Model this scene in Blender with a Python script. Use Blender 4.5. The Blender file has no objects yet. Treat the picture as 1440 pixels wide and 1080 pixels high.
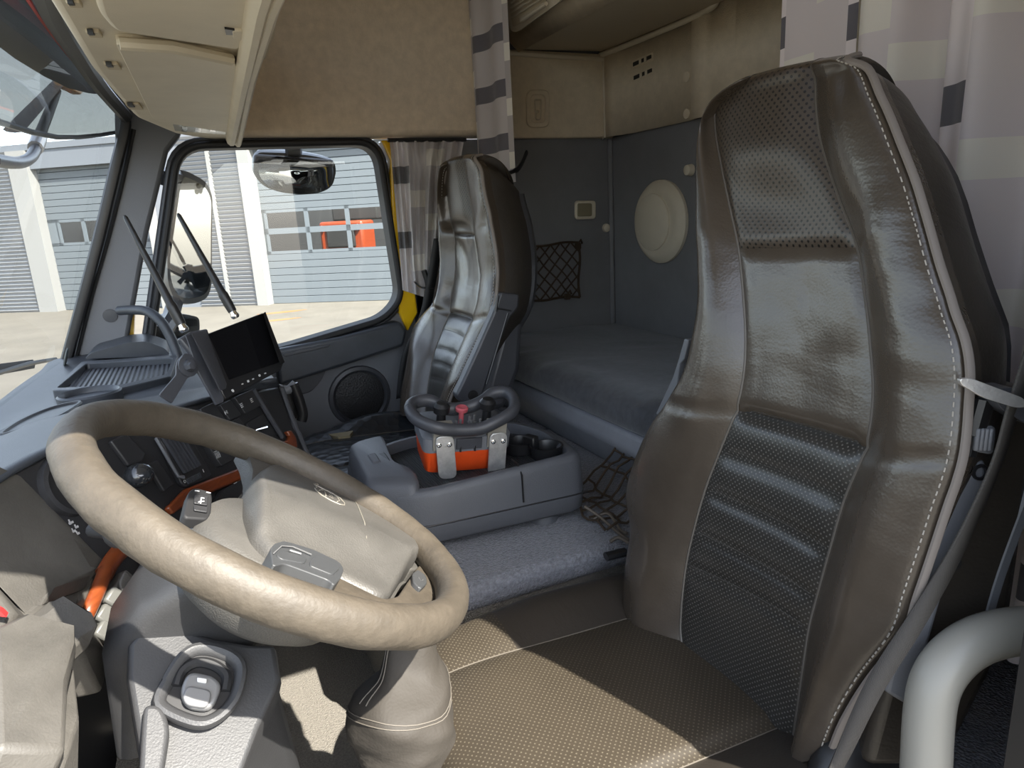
import bpy, bmesh, math, random
from mathutils import Vector, Matrix, noise
random.seed(7)
sc = bpy.context.scene
COL = sc.collection
V = Vector
# ------------------------------------------------------------------ camera (position 1.2 m above the cab's foot-well floor)
FPX = 957.0
PITCH, YAW, ROLL = math.radians(14.06), math.radians(24.4), math.radians(3.15)
CAM = V((0, 0, 1.2))
cF = V((math.sin(YAW)*math.cos(PITCH), math.cos(YAW)*math.cos(PITCH), -math.sin(PITCH)))
cR0 = V((math.cos(YAW), -math.sin(YAW), 0)); cU0 = cR0.cross(cF)
cR = math.cos(ROLL)*cR0 - math.sin(ROLL)*cU0
cU = math.sin(ROLL)*cR0 + math.cos(ROLL)*cU0
cd = bpy.data.cameras.new('camera'); co = bpy.data.objects.new('camera', cd); COL.objects.link(co)
co.matrix_world = Matrix(((cR.x, cU.x, -cF.x, CAM.x), (cR.y, cU.y, -cF.y, CAM.y), (cR.z, cU.z, -cF.z, CAM.z), (0, 0, 0, 1)))
cd.sensor_width = 36; cd.lens = FPX/1440*36; cd.clip_start = .02; cd.clip_end = 500
sc.camera = co
FWD = V((math.sin(YAW), math.cos(YAW), 0))

def ray(px, py): return cF + cR*((px-720)/FPX) + cU*((540-py)/FPX)
def P(px, py, X=None, Y=None, Z=None, pl=None):
    """surveyed point: where the sight line meets a real plane of the cab"""
    d = ray(px, py)
    if X is not None: t = (X-CAM.x)/d.x
    elif Y is not None: t = (Y-CAM.y)/d.y
    elif Z is not None: t = (Z-CAM.z)/d.z
    else: t = (pl[0]-CAM).dot(pl[1])/d.dot(pl[1])
    return CAM + d*t

# ------------------------------------------------------------------ materials
def lin(c): return tuple((x/12.92 if x <= .04045 else ((x+.055)/1.055)**2.4) for x in c)
class N:
    def __init__(s, m): s.t = m.node_tree; s.n = s.t.nodes; s.l = s.t.links
    def new(s, k, **kw):
        x = s.n.new(k)
        for a, b in kw.items():
            if a == 'inp':
                for i, v in b.items(): x.inputs[i].default_value = v
            else: setattr(x, a, b)
        return x
    def link(s, a, b): s.l.new(a, b)
    def math(s, op, a, b=None):
        x = s.new('ShaderNodeMath', operation=op)
        for i, v in enumerate((a, b)):
            if v is None: continue
            if isinstance(v, (int, float)): x.inputs[i].default_value = v
            else: s.link(v, x.inputs[i])
        return x.outputs[0]
    def mix(s, f, a, b):
        x = s.new('ShaderNodeMix', data_type='RGBA')
        for i, v in ((0, f), (6, a), (7, b)):
            if isinstance(v, (int, float)): x.inputs[i].default_value = v
            elif isinstance(v, tuple): x.inputs[i].default_value = v if len(v) == 4 else (*v, 1)
            else: s.link(v, x.inputs[i])
        return x.outputs[2]
MATS = {}
def mat(name, col, rough=.5, metal=0, bump=None, spec=.5, var=0, var_scale=6, col2=None, sheen=0, coat=0):
    """col linear; bump=(kind, scale, strength[, distance])"""
    m = bpy.data.materials.new(name); m.use_nodes = True; g = N(m); b = g.n['Principled BSDF']
    b.inputs['Base Color'].default_value = (*col, 1); b.inputs['Roughness'].default_value = rough
    b.inputs['Metallic'].default_value = metal; b.inputs['Specular IOR Level'].default_value = spec
    b.inputs['Sheen Weight'].default_value = sheen; b.inputs['Coat Weight'].default_value = coat
    tc = g.new('ShaderNodeTexCoord').outputs['Object']
    if var:
        nz = g.new('ShaderNodeTexNoise', inp={'Scale': var_scale, 'Detail': 6, 'Roughness': .65}); g.link(tc, nz.inputs['Vector'])
        c2 = col2 or tuple(min(1, c*(1+var)) for c in col); c1 = tuple(c*(1-var) for c in col) if col2 is None else col
        rp = g.new('ShaderNodeValToRGB'); rp.color_ramp.elements[0].position = .35; rp.color_ramp.elements[1].position = .65
        rp.color_ramp.elements[0].color = (*c1, 1); rp.color_ramp.elements[1].color = (*c2, 1)
        g.link(nz.outputs[0], rp.inputs[0]); g.link(rp.outputs[0], b.inputs['Base Color'])
    if bump:
        k, s, st = bump[:3]; dist = bump[3] if len(bump) > 3 else .002
        if k == 'noise':
            x = g.new('ShaderNodeTexNoise', inp={'Scale': s, 'Detail': 4}); o = x.outputs[0]
        elif k == 'vor':
            x = g.new('ShaderNodeTexVoronoi', inp={'Scale': s}); o = x.outputs['Distance']
        elif k == 'wave':
            x = g.new('ShaderNodeTexWave', inp={'Scale': s}); o = x.outputs[1]
        elif k == 'wrinkle':
            mp = g.new('ShaderNodeMapping'); mp.inputs['Scale'].default_value = (1, .35, 1.4); g.link(tc, mp.inputs[0])
            x = g.new('ShaderNodeTexNoise', inp={'Scale': s, 'Detail': 5, 'Distortion': 1.2}); g.link(mp.outputs[0], x.inputs['Vector'])
            y = g.new('ShaderNodeTexVoronoi', inp={'Scale': 260}); g.link(tc, y.inputs['Vector'])
            o = g.math('ADD', g.math('MULTIPLY', x.outputs[0], 3.0), g.math('MULTIPLY', y.outputs['Distance'], .16))
        if k != 'wrinkle': g.link(tc, x.inputs['Vector'])
        bp = g.new('ShaderNodeBump', inp={'Strength': st, 'Distance': dist}); g.link(o, bp.inputs['Height']); g.link(bp.outputs[0], b.inputs['Normal'])
    MATS[name] = m
    return m
def perf_mat(name, col, dot, rough, pitch=.0085, size=.26, stretch=1.0, dotlight=True):
    """perforated leather: rows of small holes on the UVs (UVs in metres)"""
    m = mat(name, col, rough); g = N(m); b = g.n['Principled BSDF']
    uv = g.new('ShaderNodeUVMap').outputs[0]
    mp = g.new('ShaderNodeMapping'); mp.inputs['Rotation'].default_value = (0, 0, math.radians(45)); mp.inputs['Scale'].default_value = (1/pitch, 1/pitch*stretch, 1)
    g.link(uv, mp.inputs[0])
    vo = g.new('ShaderNodeTexVoronoi', voronoi_dimensions='2D', inp={'Scale': 1.0, 'Randomness': 0.0}); g.link(mp.outputs[0], vo.inputs['Vector'])
    hole = g.math('LESS_THAN', vo.outputs['Distance'], size)
    nz = g.new('ShaderNodeTexNoise', inp={'Scale': 9, 'Detail': 6}); tc = g.new('ShaderNodeTexCoord'); g.link(tc.outputs['Object'], nz.inputs['Vector'])
    base = g.mix(nz.outputs[0], tuple(c*.75 for c in col), tuple(c*1.3 for c in col))
    g.link(g.mix(hole, base, dot), b.inputs['Base Color'])
    bp = g.new('ShaderNodeBump', inp={'Strength': .5, 'Distance': .0015}); h = g.math('SMOOTH_MIN', vo.outputs['Distance'], size)
    g.link(h, bp.inputs['Height']); g.link(bp.outputs[0], b.inputs['Normal'])
    return m
def glass_mat(name, tint=(.95, .97, .97), rough=.0, gloss=.12):
    m = bpy.data.materials.new(name); m.use_nodes = True; g = N(m); g.n.remove(g.n['Principled BSDF'])
    tr = g.new('ShaderNodeBsdfTransparent'); tr.inputs[0].default_value = (*tint, 1)
    gl = g.new('ShaderNodeBsdfGlossy'); gl.inputs['Roughness'].default_value = rough
    lw = g.new('ShaderNodeLayerWeight'); f5 = g.math('POWER', lw.outputs['Facing'], 5.0)
    mx = g.new('ShaderNodeMixShader'); g.link(g.math('ADD', g.math('MULTIPLY', f5, .55), gloss), mx.inputs[0])
    g.link(tr.outputs[0], mx.inputs[1]); g.link(gl.outputs[0], mx.inputs[2])
    g.link(mx.outputs[0], g.n['Material Output'].inputs[0])
    return m
def wood_mat(name):
    m = mat(name, (.33, .075, .022), .28, coat=.4); g = N(m); b = g.n['Principled BSDF']
    tc = g.new('ShaderNodeTexCoord'); mp = g.new('ShaderNodeMapping'); mp.inputs['Scale'].default_value = (14, 14, 90); g.link(tc.outputs['Object'], mp.inputs[0])
    nz = g.new('ShaderNodeTexNoise', inp={'Scale': 2.2, 'Detail': 7, 'Distortion': .8}); g.link(mp.outputs[0], nz.inputs['Vector'])
    g.link(g.mix(nz.outputs[0], (.11, .024, .008), (.27, .062, .016)), b.inputs['Base Color'])
    return m
def stripe_curtain(name, colw, per, dark=(.075, .072, .10), cream=(.86, .83, .75), base=(.84, .77, .78), band=.26, first=0, trans=.25):
    """woven curtain: staggered columns of horizontal bands on the UVs (UVs in metres)"""
    m = mat(name, base, .85, sheen=.2); g = N(m); b = g.n['Principled BSDF']
    uv = g.new('ShaderNodeUVMap'); sp = g.new('ShaderNodeSeparateXYZ'); g.link(uv.outputs[0], sp.inputs[0])
    c = g.math('FLOOR', g.math('DIVIDE', sp.outputs[0], colw)); par = g.math('GREATER_THAN', g.math('MODULO', g.math('ADD', c, 99+first), 3), .5)
    ph = g.math('MODULO', g.math('MULTIPLY', g.math('ADD', c, 100), .37), 1.0)
    v = g.math('FRACT', g.math('ADD', g.math('DIVIDE', sp.outputs[1], per), ph))
    isb = g.math('LESS_THAN', v, band)
    bandc = g.mix(par, dark, cream); basec = g.mix(par, tuple(x*1.12 for x in base), tuple(x*.9 for x in base))
    cc = g.mix(isb, basec, bandc)
    wv = g.new('ShaderNodeTexChecker', inp={'Scale': 900}); g.link(uv.outputs[0], wv.inputs['Vector'])
    cc = g.mix(g.math('MULTIPLY', wv.outputs[1], .18), cc, (.9, .88, .84))
    g.link(cc, b.inputs['Base Color'])
    # cloth lets some daylight through
    tl = g.new('ShaderNodeBsdfTranslucent'); g.link(cc, tl.inputs[0])
    mx = g.new('ShaderNodeMixShader'); mx.inputs[0].default_value = trans
    g.link(b.outputs[0], mx.inputs[1]); g.link(tl.outputs[0], mx.inputs[2]); g.link(mx.outputs[0], g.n['Material Output'].inputs[0])
    return m

M = dict(
 dash=mat('dash_plastic', (.043, .048, .057), .42, bump=('noise', 420, .25), var=.12, var_scale=14),
 dashlow=mat('dusty_grey_plastic', (.074, .069, .061), .55, bump=('noise', 380, .25), var=.22, var_scale=9),
 black=mat('black_plastic', (.014, .014, .015), .38),
 mattblack=mat('matt_black_paint', (.012, .012, .013), .8, spec=.2),
 rockerb=mat('rocker_plastic', (.030, .030, .032), .42),
 panel=mat('panel_black', (.026, .026, .028), .48, bump=('noise', 500, .2)),
 rubber=mat('rubber', (.012, .012, .013), .6),
 ribs=mat('ribbed_rubber', (.040, .042, .048), .55),
 leather=mat('leather', (.058, .046, .035), .25, spec=.65, bump=('wrinkle', 5, .16, .005), var=.15, var_scale=6),
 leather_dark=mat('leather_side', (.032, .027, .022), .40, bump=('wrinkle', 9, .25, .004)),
 wornleather=mat('cracked_leather', (0.019, 0.022, 0.026), .33, bump=('vor', 38, .9, .004), var=.3, var_scale=20),
 perf=perf_mat('perforated_leather', (.058, .045, .034), (.008, .007, .006), .34, pitch=.0080, size=.25),
 perf_lumbar=perf_mat('perforated_lumbar', (.028, .026, .023), (.12, .112, .10), .29, pitch=.0062, size=.2),
 perf_cushion=perf_mat('perforated_cushion', (.038, .030, .0205), (.10, .086, .061), .5, pitch=.0066, size=.19),
 piping=mat('piping', (.185, .160, .142), .6),
 stitch=mat('stitch_thread', (.36, .33, .29), .7),
 headliner=mat('headliner_felt', (.72, .61, .47), .95, bump=('noise', 260, .4), var=.08, var_scale=30, sheen=.2),
 cream=mat('cream_plastic', (.66, .60, .48), .55, bump=('noise', 500, .12), var=.05),
 creamfab=mat('cream_fabric', (0.598, 0.514, 0.377), .9, bump=('noise', 330, .4), var=.07, var_scale=40),
 creamdark=mat('cream_underside', (.55, .48, .36), .8),
 bluegrey=mat('bunk_wall_vinyl', (.19, .193, .206), .75, bump=('noise', 160, .15), var=.06),
 bunkbase=mat('bunk_base_vinyl', (0.255, 0.264, 0.289), .7, var=.07, var_scale=12),
 mattress=mat('mattress_fabric', (0.050, 0.053, 0.061), .95, bump=('noise', 500, .5), var=.25, var_scale=45, sheen=.3),
 carpet=mat('carpet', (.155, .158, .175), .98, bump=('vor', 210, .9, .004), var=.3, var_scale=120, sheen=.3),
 floormat=mat('floor_mat', (.185, .170, .145), .75, bump=('vor', 330, .8, .003), var=.25, var_scale=200),
 rim=mat('rim_leather', (.070, .058, .043), .56, bump=('noise', 110, .35, .003), var=.16, var_scale=28),
 hub=mat('hub_plastic', (.078, .074, .067), .5, bump=('vor', 420, .35, .001), var=.1, var_scale=16),
 hubbtn=mat('hub_button', (.052, .054, .056), .45),
 emboss=mat('emblem_line', (.26, .24, .20), .5),
 shroud=mat('column_plastic', (.038, .038, .039), .48, bump=('noise', 420, .2), var=.1),
 wood=wood_mat('mahogany_trim'),
 orange=mat('orange_plastic', (.72, .075, .012), .45, var=.06, var_scale=30),
 grey=mat('grey_plastic', (0.149, 0.155, 0.169), .5, bump=('noise', 420, .2)),
 greydk=mat('dark_grey_plastic', (0.054, 0.056, 0.064), .42, bump=('noise', 420, .2)),
 console=mat('console_plastic', (0.084, 0.088, 0.099), .5, bump=('noise', 360, .3), var=.05),
 alu=mat('brushed_aluminium', (.72, .71, .69), .38, metal=.75, bump=('noise', 240, .25), var=.12, var_scale=60),
 chrome=mat('chrome', (.80, .80, .80), .14, metal=1),
 silver=mat('silver_plastic', (.22, .22, .22), .35, metal=.4),
 screen=mat('screen_glass', (.006, .006, .007), .05),
 white=mat('white_mark', (.50, .50, .50), .5),
 redknob=mat('red_knob', (.50, .10, .12), .4),
 red=mat('red_plastic', (.55, .03, .03), .4),
 yellow=mat('yellow_paint', (.74, .44, .008), .25, coat=.5),
 bodydark=mat('body_dark', (.03, .03, .033), .35),
 tube=mat('beige_tube', (.26, .25, .22), .38),
 belt=mat('belt_webbing', (.055, .050, .045), .75, bump=('wave', 300, .3)),
 cord=mat('net_cord', (.050, .032, .018), .8),
 cordgrey=mat('cable_grey', (.10, .08, .06), .6),
 gaiter=mat('gaiter_leather', (.034, .029, .023), .72, bump=('wrinkle', 8, .3, .004)),
 lamp=mat('lamp_lens', (.75, .75, .72), .12),
 amber=mat('amber_lens', (.65, .33, .10), .3),
 foam=mat('bare_foam', (.32, .28, .18), .9),
 mirror=mat('mirror_glass', (.30, .31, .32), .02, metal=1),
 glass=glass_mat('clear_glass', (.93, .96, .96), gloss=.045),
 smoke=glass_mat('smoked_acrylic', (.19, .185, .17), gloss=.04),
 concrete=mat('yard_concrete', (.135, .123, .100), .9, var=.12, var_scale=.7),
 rust=mat('rust_stain', (.30, .14, .05), .9),
 facade=mat('facade_panel', (.15, .165, .185), .5),
 doorgrey=mat('garage_door_panel', (.130, .150, .164), .5, bump=('wave', 1, 0)),
 louvre=mat('louvre_slats', (.25, .255, .26), .5),
 frame=mat('pale_concrete_frame', (.25, .25, .24), .7),
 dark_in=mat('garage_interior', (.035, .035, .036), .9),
 machine=mat('red_orange_machine', (.30, .045, .010), .4),
 machined=mat('dark_machine', (.03, .03, .03), .5),
 machinew=mat('pale_machine', (.25, .24, .22), .5),
 rearpanel=mat('rear_cream_panel', (.66, .57, .43), .85, bump=('noise', 300, .3), var=.06, var_scale=30),
 curtA=stripe_curtain('curtain_right', .105, .215, trans=.06, first=1),
 curtB=stripe_curtain('curtain_strip', .28, .165, base=(.52, .485, .49), band=.32, trans=.1, first=2),
 curtC=stripe_curtain('curtain_window', .13, .22, dark=(.12, .12, .14), cream=(.78, .75, .70), base=(.62, .59, .60), trans=.25),
)
# ------------------------------------------------------------------ object helpers
def props(o, label=None, cat=None, group=None, kind=None):
    if label: o['label'] = label
    if cat: o['category'] = cat
    if group: o['group'] = group
    if kind: o['kind'] = kind
    return o
def thing(name, label, cat, loc, group=None):
    o = bpy.data.objects.new(name, None); o.empty_display_size = .05; COL.objects.link(o); o.location = loc
    return props(o, label, cat, group)
class MB:
    def __init__(s): s.v = []; s.f = []; s.m = []; s.uv = {}
    def add(s, vs, fs, mi=0, uvs=None):
        b = len(s.v); s.v += [V(x) for x in vs]
        for f in fs: s.f.append([i+b for i in f]); s.m.append(mi)
        if uvs:
            for i, u in enumerate(uvs): s.uv[b+i] = u
        return s
    def prism(s, poly, vec, mi=0):
        vec = V(vec); n = len(poly); poly = [V(p) for p in poly]
        return s.add(poly+[p+vec for p in poly], [list(range(n)), list(range(2*n-1, n-1, -1))]+[[i, i+n, (i+1) % n+n, (i+1) % n] for i in range(n)], mi)
    def ringprism(s, outer, inner, vec, mi=0):
        n = len(outer); vec = V(vec); o = [V(p) for p in outer]; q = [V(p) for p in inner]
        vs = o+q+[p+vec for p in o]+[p+vec for p in q]; fs = []
        for i in range(n):
            j = (i+1) % n
            fs += [[i, j, n+j, n+i], [2*n+j, 2*n+i, 3*n+i, 3*n+j], [j, i, 2*n+i, 2*n+j], [n+i, n+j, 3*n+j, 3*n+i]]
        return s.add(vs, fs, mi)
    def box(s, lo, hi, mi=0):
        x0, y0, z0 = lo; x1, y1, z1 = hi
        return s.prism([(x0, y0, z0), (x1, y0, z0), (x1, y1, z0), (x0, y1, z0)], (0, 0, z1-z0), mi)
    def obox(s, c, ax, ay, az, mi=0):
        """box with centre c and half-axis vectors"""
        c, ax, ay, az = V(c), V(ax), V(ay), V(az)
        return s.prism([c-ax-ay-az, c+ax-ay-az, c+ax+ay-az, c-ax+ay-az], az*2, mi)
    def tube(s, path, r, seg=10, mi=0, caps=True, flat=None):
        path = [V(p) for p in path]; n = len(path); rings = []; up = None
        for i, p in enumerate(path):
            t = (path[min(i+1, n-1)]-path[max(i-1, 0)]).normalized()
            if up is None:
                up = V((0, 0, 1)) if abs(t.z) < .9 else V((1, 0, 0))
                if flat: up = V(flat)
            a = t.cross(up).normalized(); b = a.cross(t).normalized(); up = b
            rr = r[i] if isinstance(r, list) else r
            ra, rb = rr if isinstance(rr, (list, tuple)) else (rr, rr)
            rings.append([p+a*(ra*math.cos(2*math.pi*k/seg))+b*(rb*math.sin(2*math.pi*k/seg)) for k in range(seg)])
        return s.loft(rings, mi, caps)
    def loft(s, rings, mi=0, caps=True, closed=True):
        n = len(rings[0]); vs = [p for r in rings for p in r]; fs = []
        for i in range(len(rings)-1):
            for k in range(n if closed else n-1):
                a, b = i*n+k, i*n+(k+1) % n; fs.append([a, b, b+n, a+n])
        if caps and closed: fs += [list(range(n-1, -1, -1)), [(len(rings)-1)*n+k for k in range(n)]]
        return s.add(vs, fs, mi)
    def lathe(s, c, axis, prof, seg=32, mi=0, sq=None):
        """prof: (height along axis, radius)"""
        c, a = V(c), V(axis).normalized(); u = a.orthogonal().normalized(); w = a.cross(u)
        return s.loft([[c+a*h+(u*math.cos(2*math.pi*k/seg)+w*math.sin(2*math.pi*k/seg))*r for k in range(seg)] for h, r in prof], mi)
    def ball(s, c, r, mi=0, seg=12):
        r = r if isinstance(r, (list, tuple)) else (r, r, r); c = V(c)
        return s.loft([[c+V((r[0]*math.sin(a)*math.cos(2*math.pi*k/seg), r[1]*math.sin(a)*math.sin(2*math.pi*k/seg), r[2]*math.cos(a))) for k in range(seg)] for a in [math.pi*(i+.05)/(8.1) for i in range(9)]], mi)
    def grid(s, rows, mi=0, uvs=None):
        n = len(rows[0]); fs = []
        for i in range(len(rows)-1):
            for k in range(n-1): fs.append([i*n+k, i*n+k+1, (i+1)*n+k+1, (i+1)*n+k])
        return s.add([p for r in rows for p in r], fs, mi, [u for r in uvs for u in r] if uvs else None)
    def build(s, name, mats, parent=None, bevel=0, sub=0, smooth=40, solid=0, seg=2, kind=None, label=None, fix=True):
        me = bpy.data.meshes.new(name); me.from_pydata([tuple(p) for p in s.v], [], s.f)
        mats = mats if isinstance(mats, (list, tuple)) else [mats]
        for m in mats: me.materials.append(M[m] if isinstance(m, str) else m)
        for p, i in zip(me.polygons, s.m): p.material_index = i
        if s.uv:
            ul = me.uv_layers.new(name='UVMap')
            for lp in me.loops: ul.data[lp.index].uv = s.uv.get(lp.vertex_index, (0, 0))
        if fix:
            bm = bmesh.new(); bm.from_mesh(me); bmesh.ops.recalc_face_normals(bm, faces=bm.faces); bm.to_mesh(me); bm.free()
        for p in me.polygons: p.use_smooth = True
        me.set_sharp_from_angle(angle=math.radians(smooth))
        o = bpy.data.objects.new(name, me); COL.objects.link(o)
        if parent:
            o.parent = parent
            if parent.type == 'EMPTY': o.matrix_parent_inverse = Matrix.Translation(-parent.location)
        if solid:
            md = o.modifiers.new('solid', 'SOLIDIFY'); md.thickness = solid; md.offset = 0
        if bevel:
            md = o.modifiers.new('bevel', 'BEVEL'); md.width = bevel; md.segments = seg; md.limit_method = 'ANGLE'; md.angle_limit = math.radians(35); md.harden_normals = False
        if sub:
            md = o.modifiers.new('sub', 'SUBSURF'); md.levels = sub; md.render_levels = sub
        return props(o, label=label, kind=kind)
def cr(pts, n=8, closed=False):
    """Catmull-Rom through points (vectors)"""
    pts = [V(p) for p in pts]; out = []; L = len(pts)
    for i in range(L if closed else L-1):
        g = (lambda k: pts[k % L]) if closed else (lambda k: pts[min(max(k, 0), L-1)])
        p0, p1, p2, p3 = g(i-1), g(i), g(i+1), g(i+2)
        for k in range(n):
            t = k/n
            out.append(.5*((2*p1)+(p2-p0)*t+(2*p0-5*p1+4*p2-p3)*t*t+(3*p1-p0-3*p2+p3)*t**3))
    if not closed: out.append(pts[-1])
    return out
def rounded(poly, r, n=5):
    """round the corners of a planar polygon; r may be a list"""
    out = []; L = len(poly); poly = [V(p) for p in poly]
    for i, p in enumerate(poly):
        a, b = poly[i-1]-p, poly[(i+1) % L]-p; rr = r[i] if isinstance(r, (list, tuple)) else r
        k = min(rr, a.length*.48, b.length*.48); s, e = p+a.normalized()*k, p+b.normalized()*k
        for j in range(n+1):
            t = j/n; out.append(s*(1-t)**2+p*2*t*(1-t)+e*t*t)
    return out
def quadpx(pts, **kw): return [P(x, y, **kw) for x, y in pts]
# ================================================================== SETTING: the cab shell
b = MB(); b.box((-.9, .12, -.04), (.98, 2.5, 0)); b.build('floor', 'floormat', kind='structure')
b = MB(); b.box((.25, 1.125, .44), (1.75, 1.93, .5)); b.build('floor_tunnel', 'carpet', bevel=.02, kind='structure')
b = MB(); b.box((.26, 1.135, 0), (1.75, 1.92, .445)); b.box((-.30, 1.0, 0), (.262, 1.92, .12)); b.build('floor_tunnel_side', 'floormat', kind='structure')
b = MB(); b.box((.78, .2, 0), (1.75, 1.128, .44)); b.box((.95, 1.932, 0), (1.75, 2.44, .498)); b.build('floor_rear_step', 'carpet', kind='structure')
# passenger side: blue-grey bunk wall, cream upper panel, felt headliner above the door
b = MB(); b.prism([(.74, 2.44, .40), (1.66, 2.44, .40), (1.66, 2.44, 1.47), (.74, 2.44, 1.47)], (0, .06, 0)); b.box((1.05, 2.455, 1.47), (1.66, 2.50, 2.2)); b.build('wall_right', 'bluegrey', kind='structure')
# rear wall
b = MB(); b.box((1.60, .2, .40), (1.66, 2.44, 1.4705)); b.box((1.612, .12, 1.47), (1.66, 2.5, 2.2)); b.build('wall_rear', 'bluegrey', kind='structure')
b = MB(); b.tube([(1.592, 2.432, .70), (1.592, 2.432, 1.466)], .011); b.build('trim_1', 'bluegrey', kind='structure')
# cream panels above the bunk (side and rear) with their rolled top edges
b = MB(); b.box((1.08, 2.415, 1.470), (1.60, 2.50, 1.775)); b.build('wall_right_upper', 'rearpanel', bevel=.006, kind='structure')
b = MB(); b.tube([(1.09, 2.412, 1.762), (1.585, 2.412, 1.755)], .009); b.build('trim_2', 'cream', kind='structure')
prof = [(1.560, 2.44), (1.560, 2.35), (1.575, 2.325), (1.590, 2.26), (1.590, 1.93), (1.578, 1.915), (1.575, 1.85), (1.592, 1.835), (1.594, 1.74), (1.598, 1.735), (1.598, .2)]
b = MB(); b.grid([[(x, y, z) for x, y in prof] for z in (1.470, 1.80)])
b.build('wall_rear_upper', 'rearpanel', solid=.012, smooth=50, kind='structure')
b = MB(); b.tube(cr([(1.552, 2.43, 1.772), (1.560, 2.30, 1.772), (1.575, 1.96, 1.776), (1.572, 1.82, 1.782), (1.578, 1.80, 1.800), (1.58, 1.72, 1.81)], 6), .010); b.build('trim_3', 'cream', kind='structure')
b = MB(); b.tube([(1.556, 2.41, 1.47), (1.556, 2.41, 1.762)], .006, 8); b.build('trim_4', 'cream', kind='structure')
# headliner above the passenger door
b = MB(); b.prism([(.10, 2.40, 1.478), (1.10, 2.40, 1.478), (1.10, 2.40, 2.25), (.10, 2.40, 2.25)], (0, .12, 0)); b.build('wall_right_headliner', 'headliner', bevel=.02, kind='structure')
# ceiling of the high roof, and the roof edge over the driver's door
b = MB(); b.box((-.25, .12, 2.20), (1.75, 2.5, 2.26)); b.build('ceiling', 'headliner', kind='structure')
b = MB(); b.prism([(-.30, .26, 1.59), (1.75, .26, 1.59), (1.75, .26, 2.25), (-.30, .26, 2.25)], (0, .06, 0)); b.build('wall_left_upper', 'headliner', kind='structure')
b = MB(); b.box((.667, .26, -.04), (1.75, .32, 1.57)); b.build('wall_left', 'black', kind='structure')

# ------------------------------------------------------------------ passenger door with its window
YD = 2.45
win = [(.03, 1.445), (.635, 1.452), (.668, .925), (.60, .862), (.25, .800), (-.17, .765)]
wr = [.07, .07, .07, .09, .05, .05]
inn = rounded([V((x, YD, z)) for x, z in win], wr, 6)
def grow(poly, d):
    c = sum(poly, V((0, 0, 0)))/len(poly); out = []; n = len(poly)
    for i, p in enumerate(poly):
        t = (poly[(i+1) % n]-poly[i-1]); t = t.normalized() if t.length > 1e-6 else V((1, 0, 0))
        q = V((t.z, 0, -t.x))
        if q.dot(p-c) < 0: q = -q
        out.append(p+q*d)
    return out
door = thing('door_1', None, None, (.25, 2.47, -.1)); props(door, kind='structure')
b = MB(); b.ringprism([p+V((0, .05, 0)) for p in grow(inn, .022)], [p+V((0, .05, 0)) for p in inn], (0, -.085, 0)); b.build('window_seal', 'rubber', door, bevel=.008, smooth=50)
b = MB(); b.ringprism([p+V((0, .06, 0)) for p in grow(inn, .038)], [p+V((0, .06, 0)) for p in grow(inn, .018)], (0, -.075, 0)); b.build('window_frame', 'greydk', door, bevel=.01, smooth=50)
g_ = MB(); g_.add([p+V((0, .035, 0)) for p in inn], [list(range(len(inn)))]); g_.build('window_pane', 'glass', door)
# body paint showing at the rear door edge and by the pillar foot
b = MB(); b.prism(quadpx([(536, 197), (554, 197), (572, 320), (588, 440), (574, 466), (562, 440), (552, 330), (549, 225)], Y=2.425), (0, .05, 0)); b.build('painted_post', 'yellow', door, bevel=.006)
b = MB(); b.prism(quadpx([(180, 430), (190, 430), (187, 492), (176, 492)], Y=2.46), (0, .04, 0)); b.build('painted_post', 'yellow', door)
b = MB(); b.prism(quadpx([(577, 400), (586, 300), (600, 300), (596, 440), (586, 455)], Y=2.44), (0, .05, 0)); b.build('post_seal', 'rubber', door, bevel=.004)
# lower trim
b = MB(); b.prism([(-.32, 2.452, -.02), (.735, 2.452, -.02), (.735, 2.452, .88), (.665, 2.452, .865), (.25, 2.452, .79), (-.32, 2.452, .75)], (0, .05, 0)); b.build('door_trim', 'grey', door, bevel=.004)
rail = quadpx([(388, 492), (480, 474), (563, 452), (573, 466), (568, 487), (480, 516), (393, 543)], Y=2.39)
b = MB(); b.prism(rail, (0, .07, 0)); b.build('belt_rail', 'dash', door, bevel=.012, seg=3)
b = MB(); b.prism(quadpx([(398, 497), (465, 484), (462, 488), (400, 502)], Y=2.386), (0, .012, 0)); b.build('belt_slot', 'greydk', door, bevel=.002)
b = MB(); b.prism(rounded(quadpx([(385, 535), (463, 512), (452, 535), (438, 551), (420, 556), (385, 570)], Y=2.435), .02), (0, .03, 0)); b.build('door_pocket', 'greydk', door, bevel=.01)
c = P(507, 558, Y=2.44)
b = MB(); b.lathe(c+V((0, .02, 0)), (0, -1, 0), [(0, .118), (.018, .112), (.022, .10), (.014, .094), (.012, .092)]); sp_ = b.build('door_speaker', 'greydk', door)
b = MB(); b.lathe(c+V((0, .012, 0)), (0, -1, 0), [(0, .093), (.008, .090), (.016, .05), (.018, .004)])
b.build('speaker_grille', mat('speaker_mesh', (.016, .016, .017), .5, bump=('vor', 170, .5, .003)), sp_)
# windshield pillar
b = MB(); b.prism(quadpx([(160, 110), (262, 165), (252, 192), (236, 212), (207, 330), (180, 478), (160, 494), (92, 512), (118, 420), (142, 320), (162, 230)], Y=2.43), (0, .07, 0)); b.build('wall_front_pillar', 'grey', bevel=.012, kind='structure')
b = MB(); b.tube(cr(quadpx([(168, 150), (176, 175), (160, 245), (140, 330), (118, 415), (93, 508)], Y=2.41), 6), (.012, .016), 8); b.tube(cr(quadpx([(188, 182), (172, 255), (152, 335), (128, 420), (108, 500)], Y=2.425), 6), .006, 8); b.build('trim_5', 'black', kind='structure')
b = MB(); b.lathe(P(155, 444, Y=2.432), (0, -1, 0), [(0, .021), (.005, .020), (.006, .004)], 20); b.build('trim_6', 'greydk', kind='structure')
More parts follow.
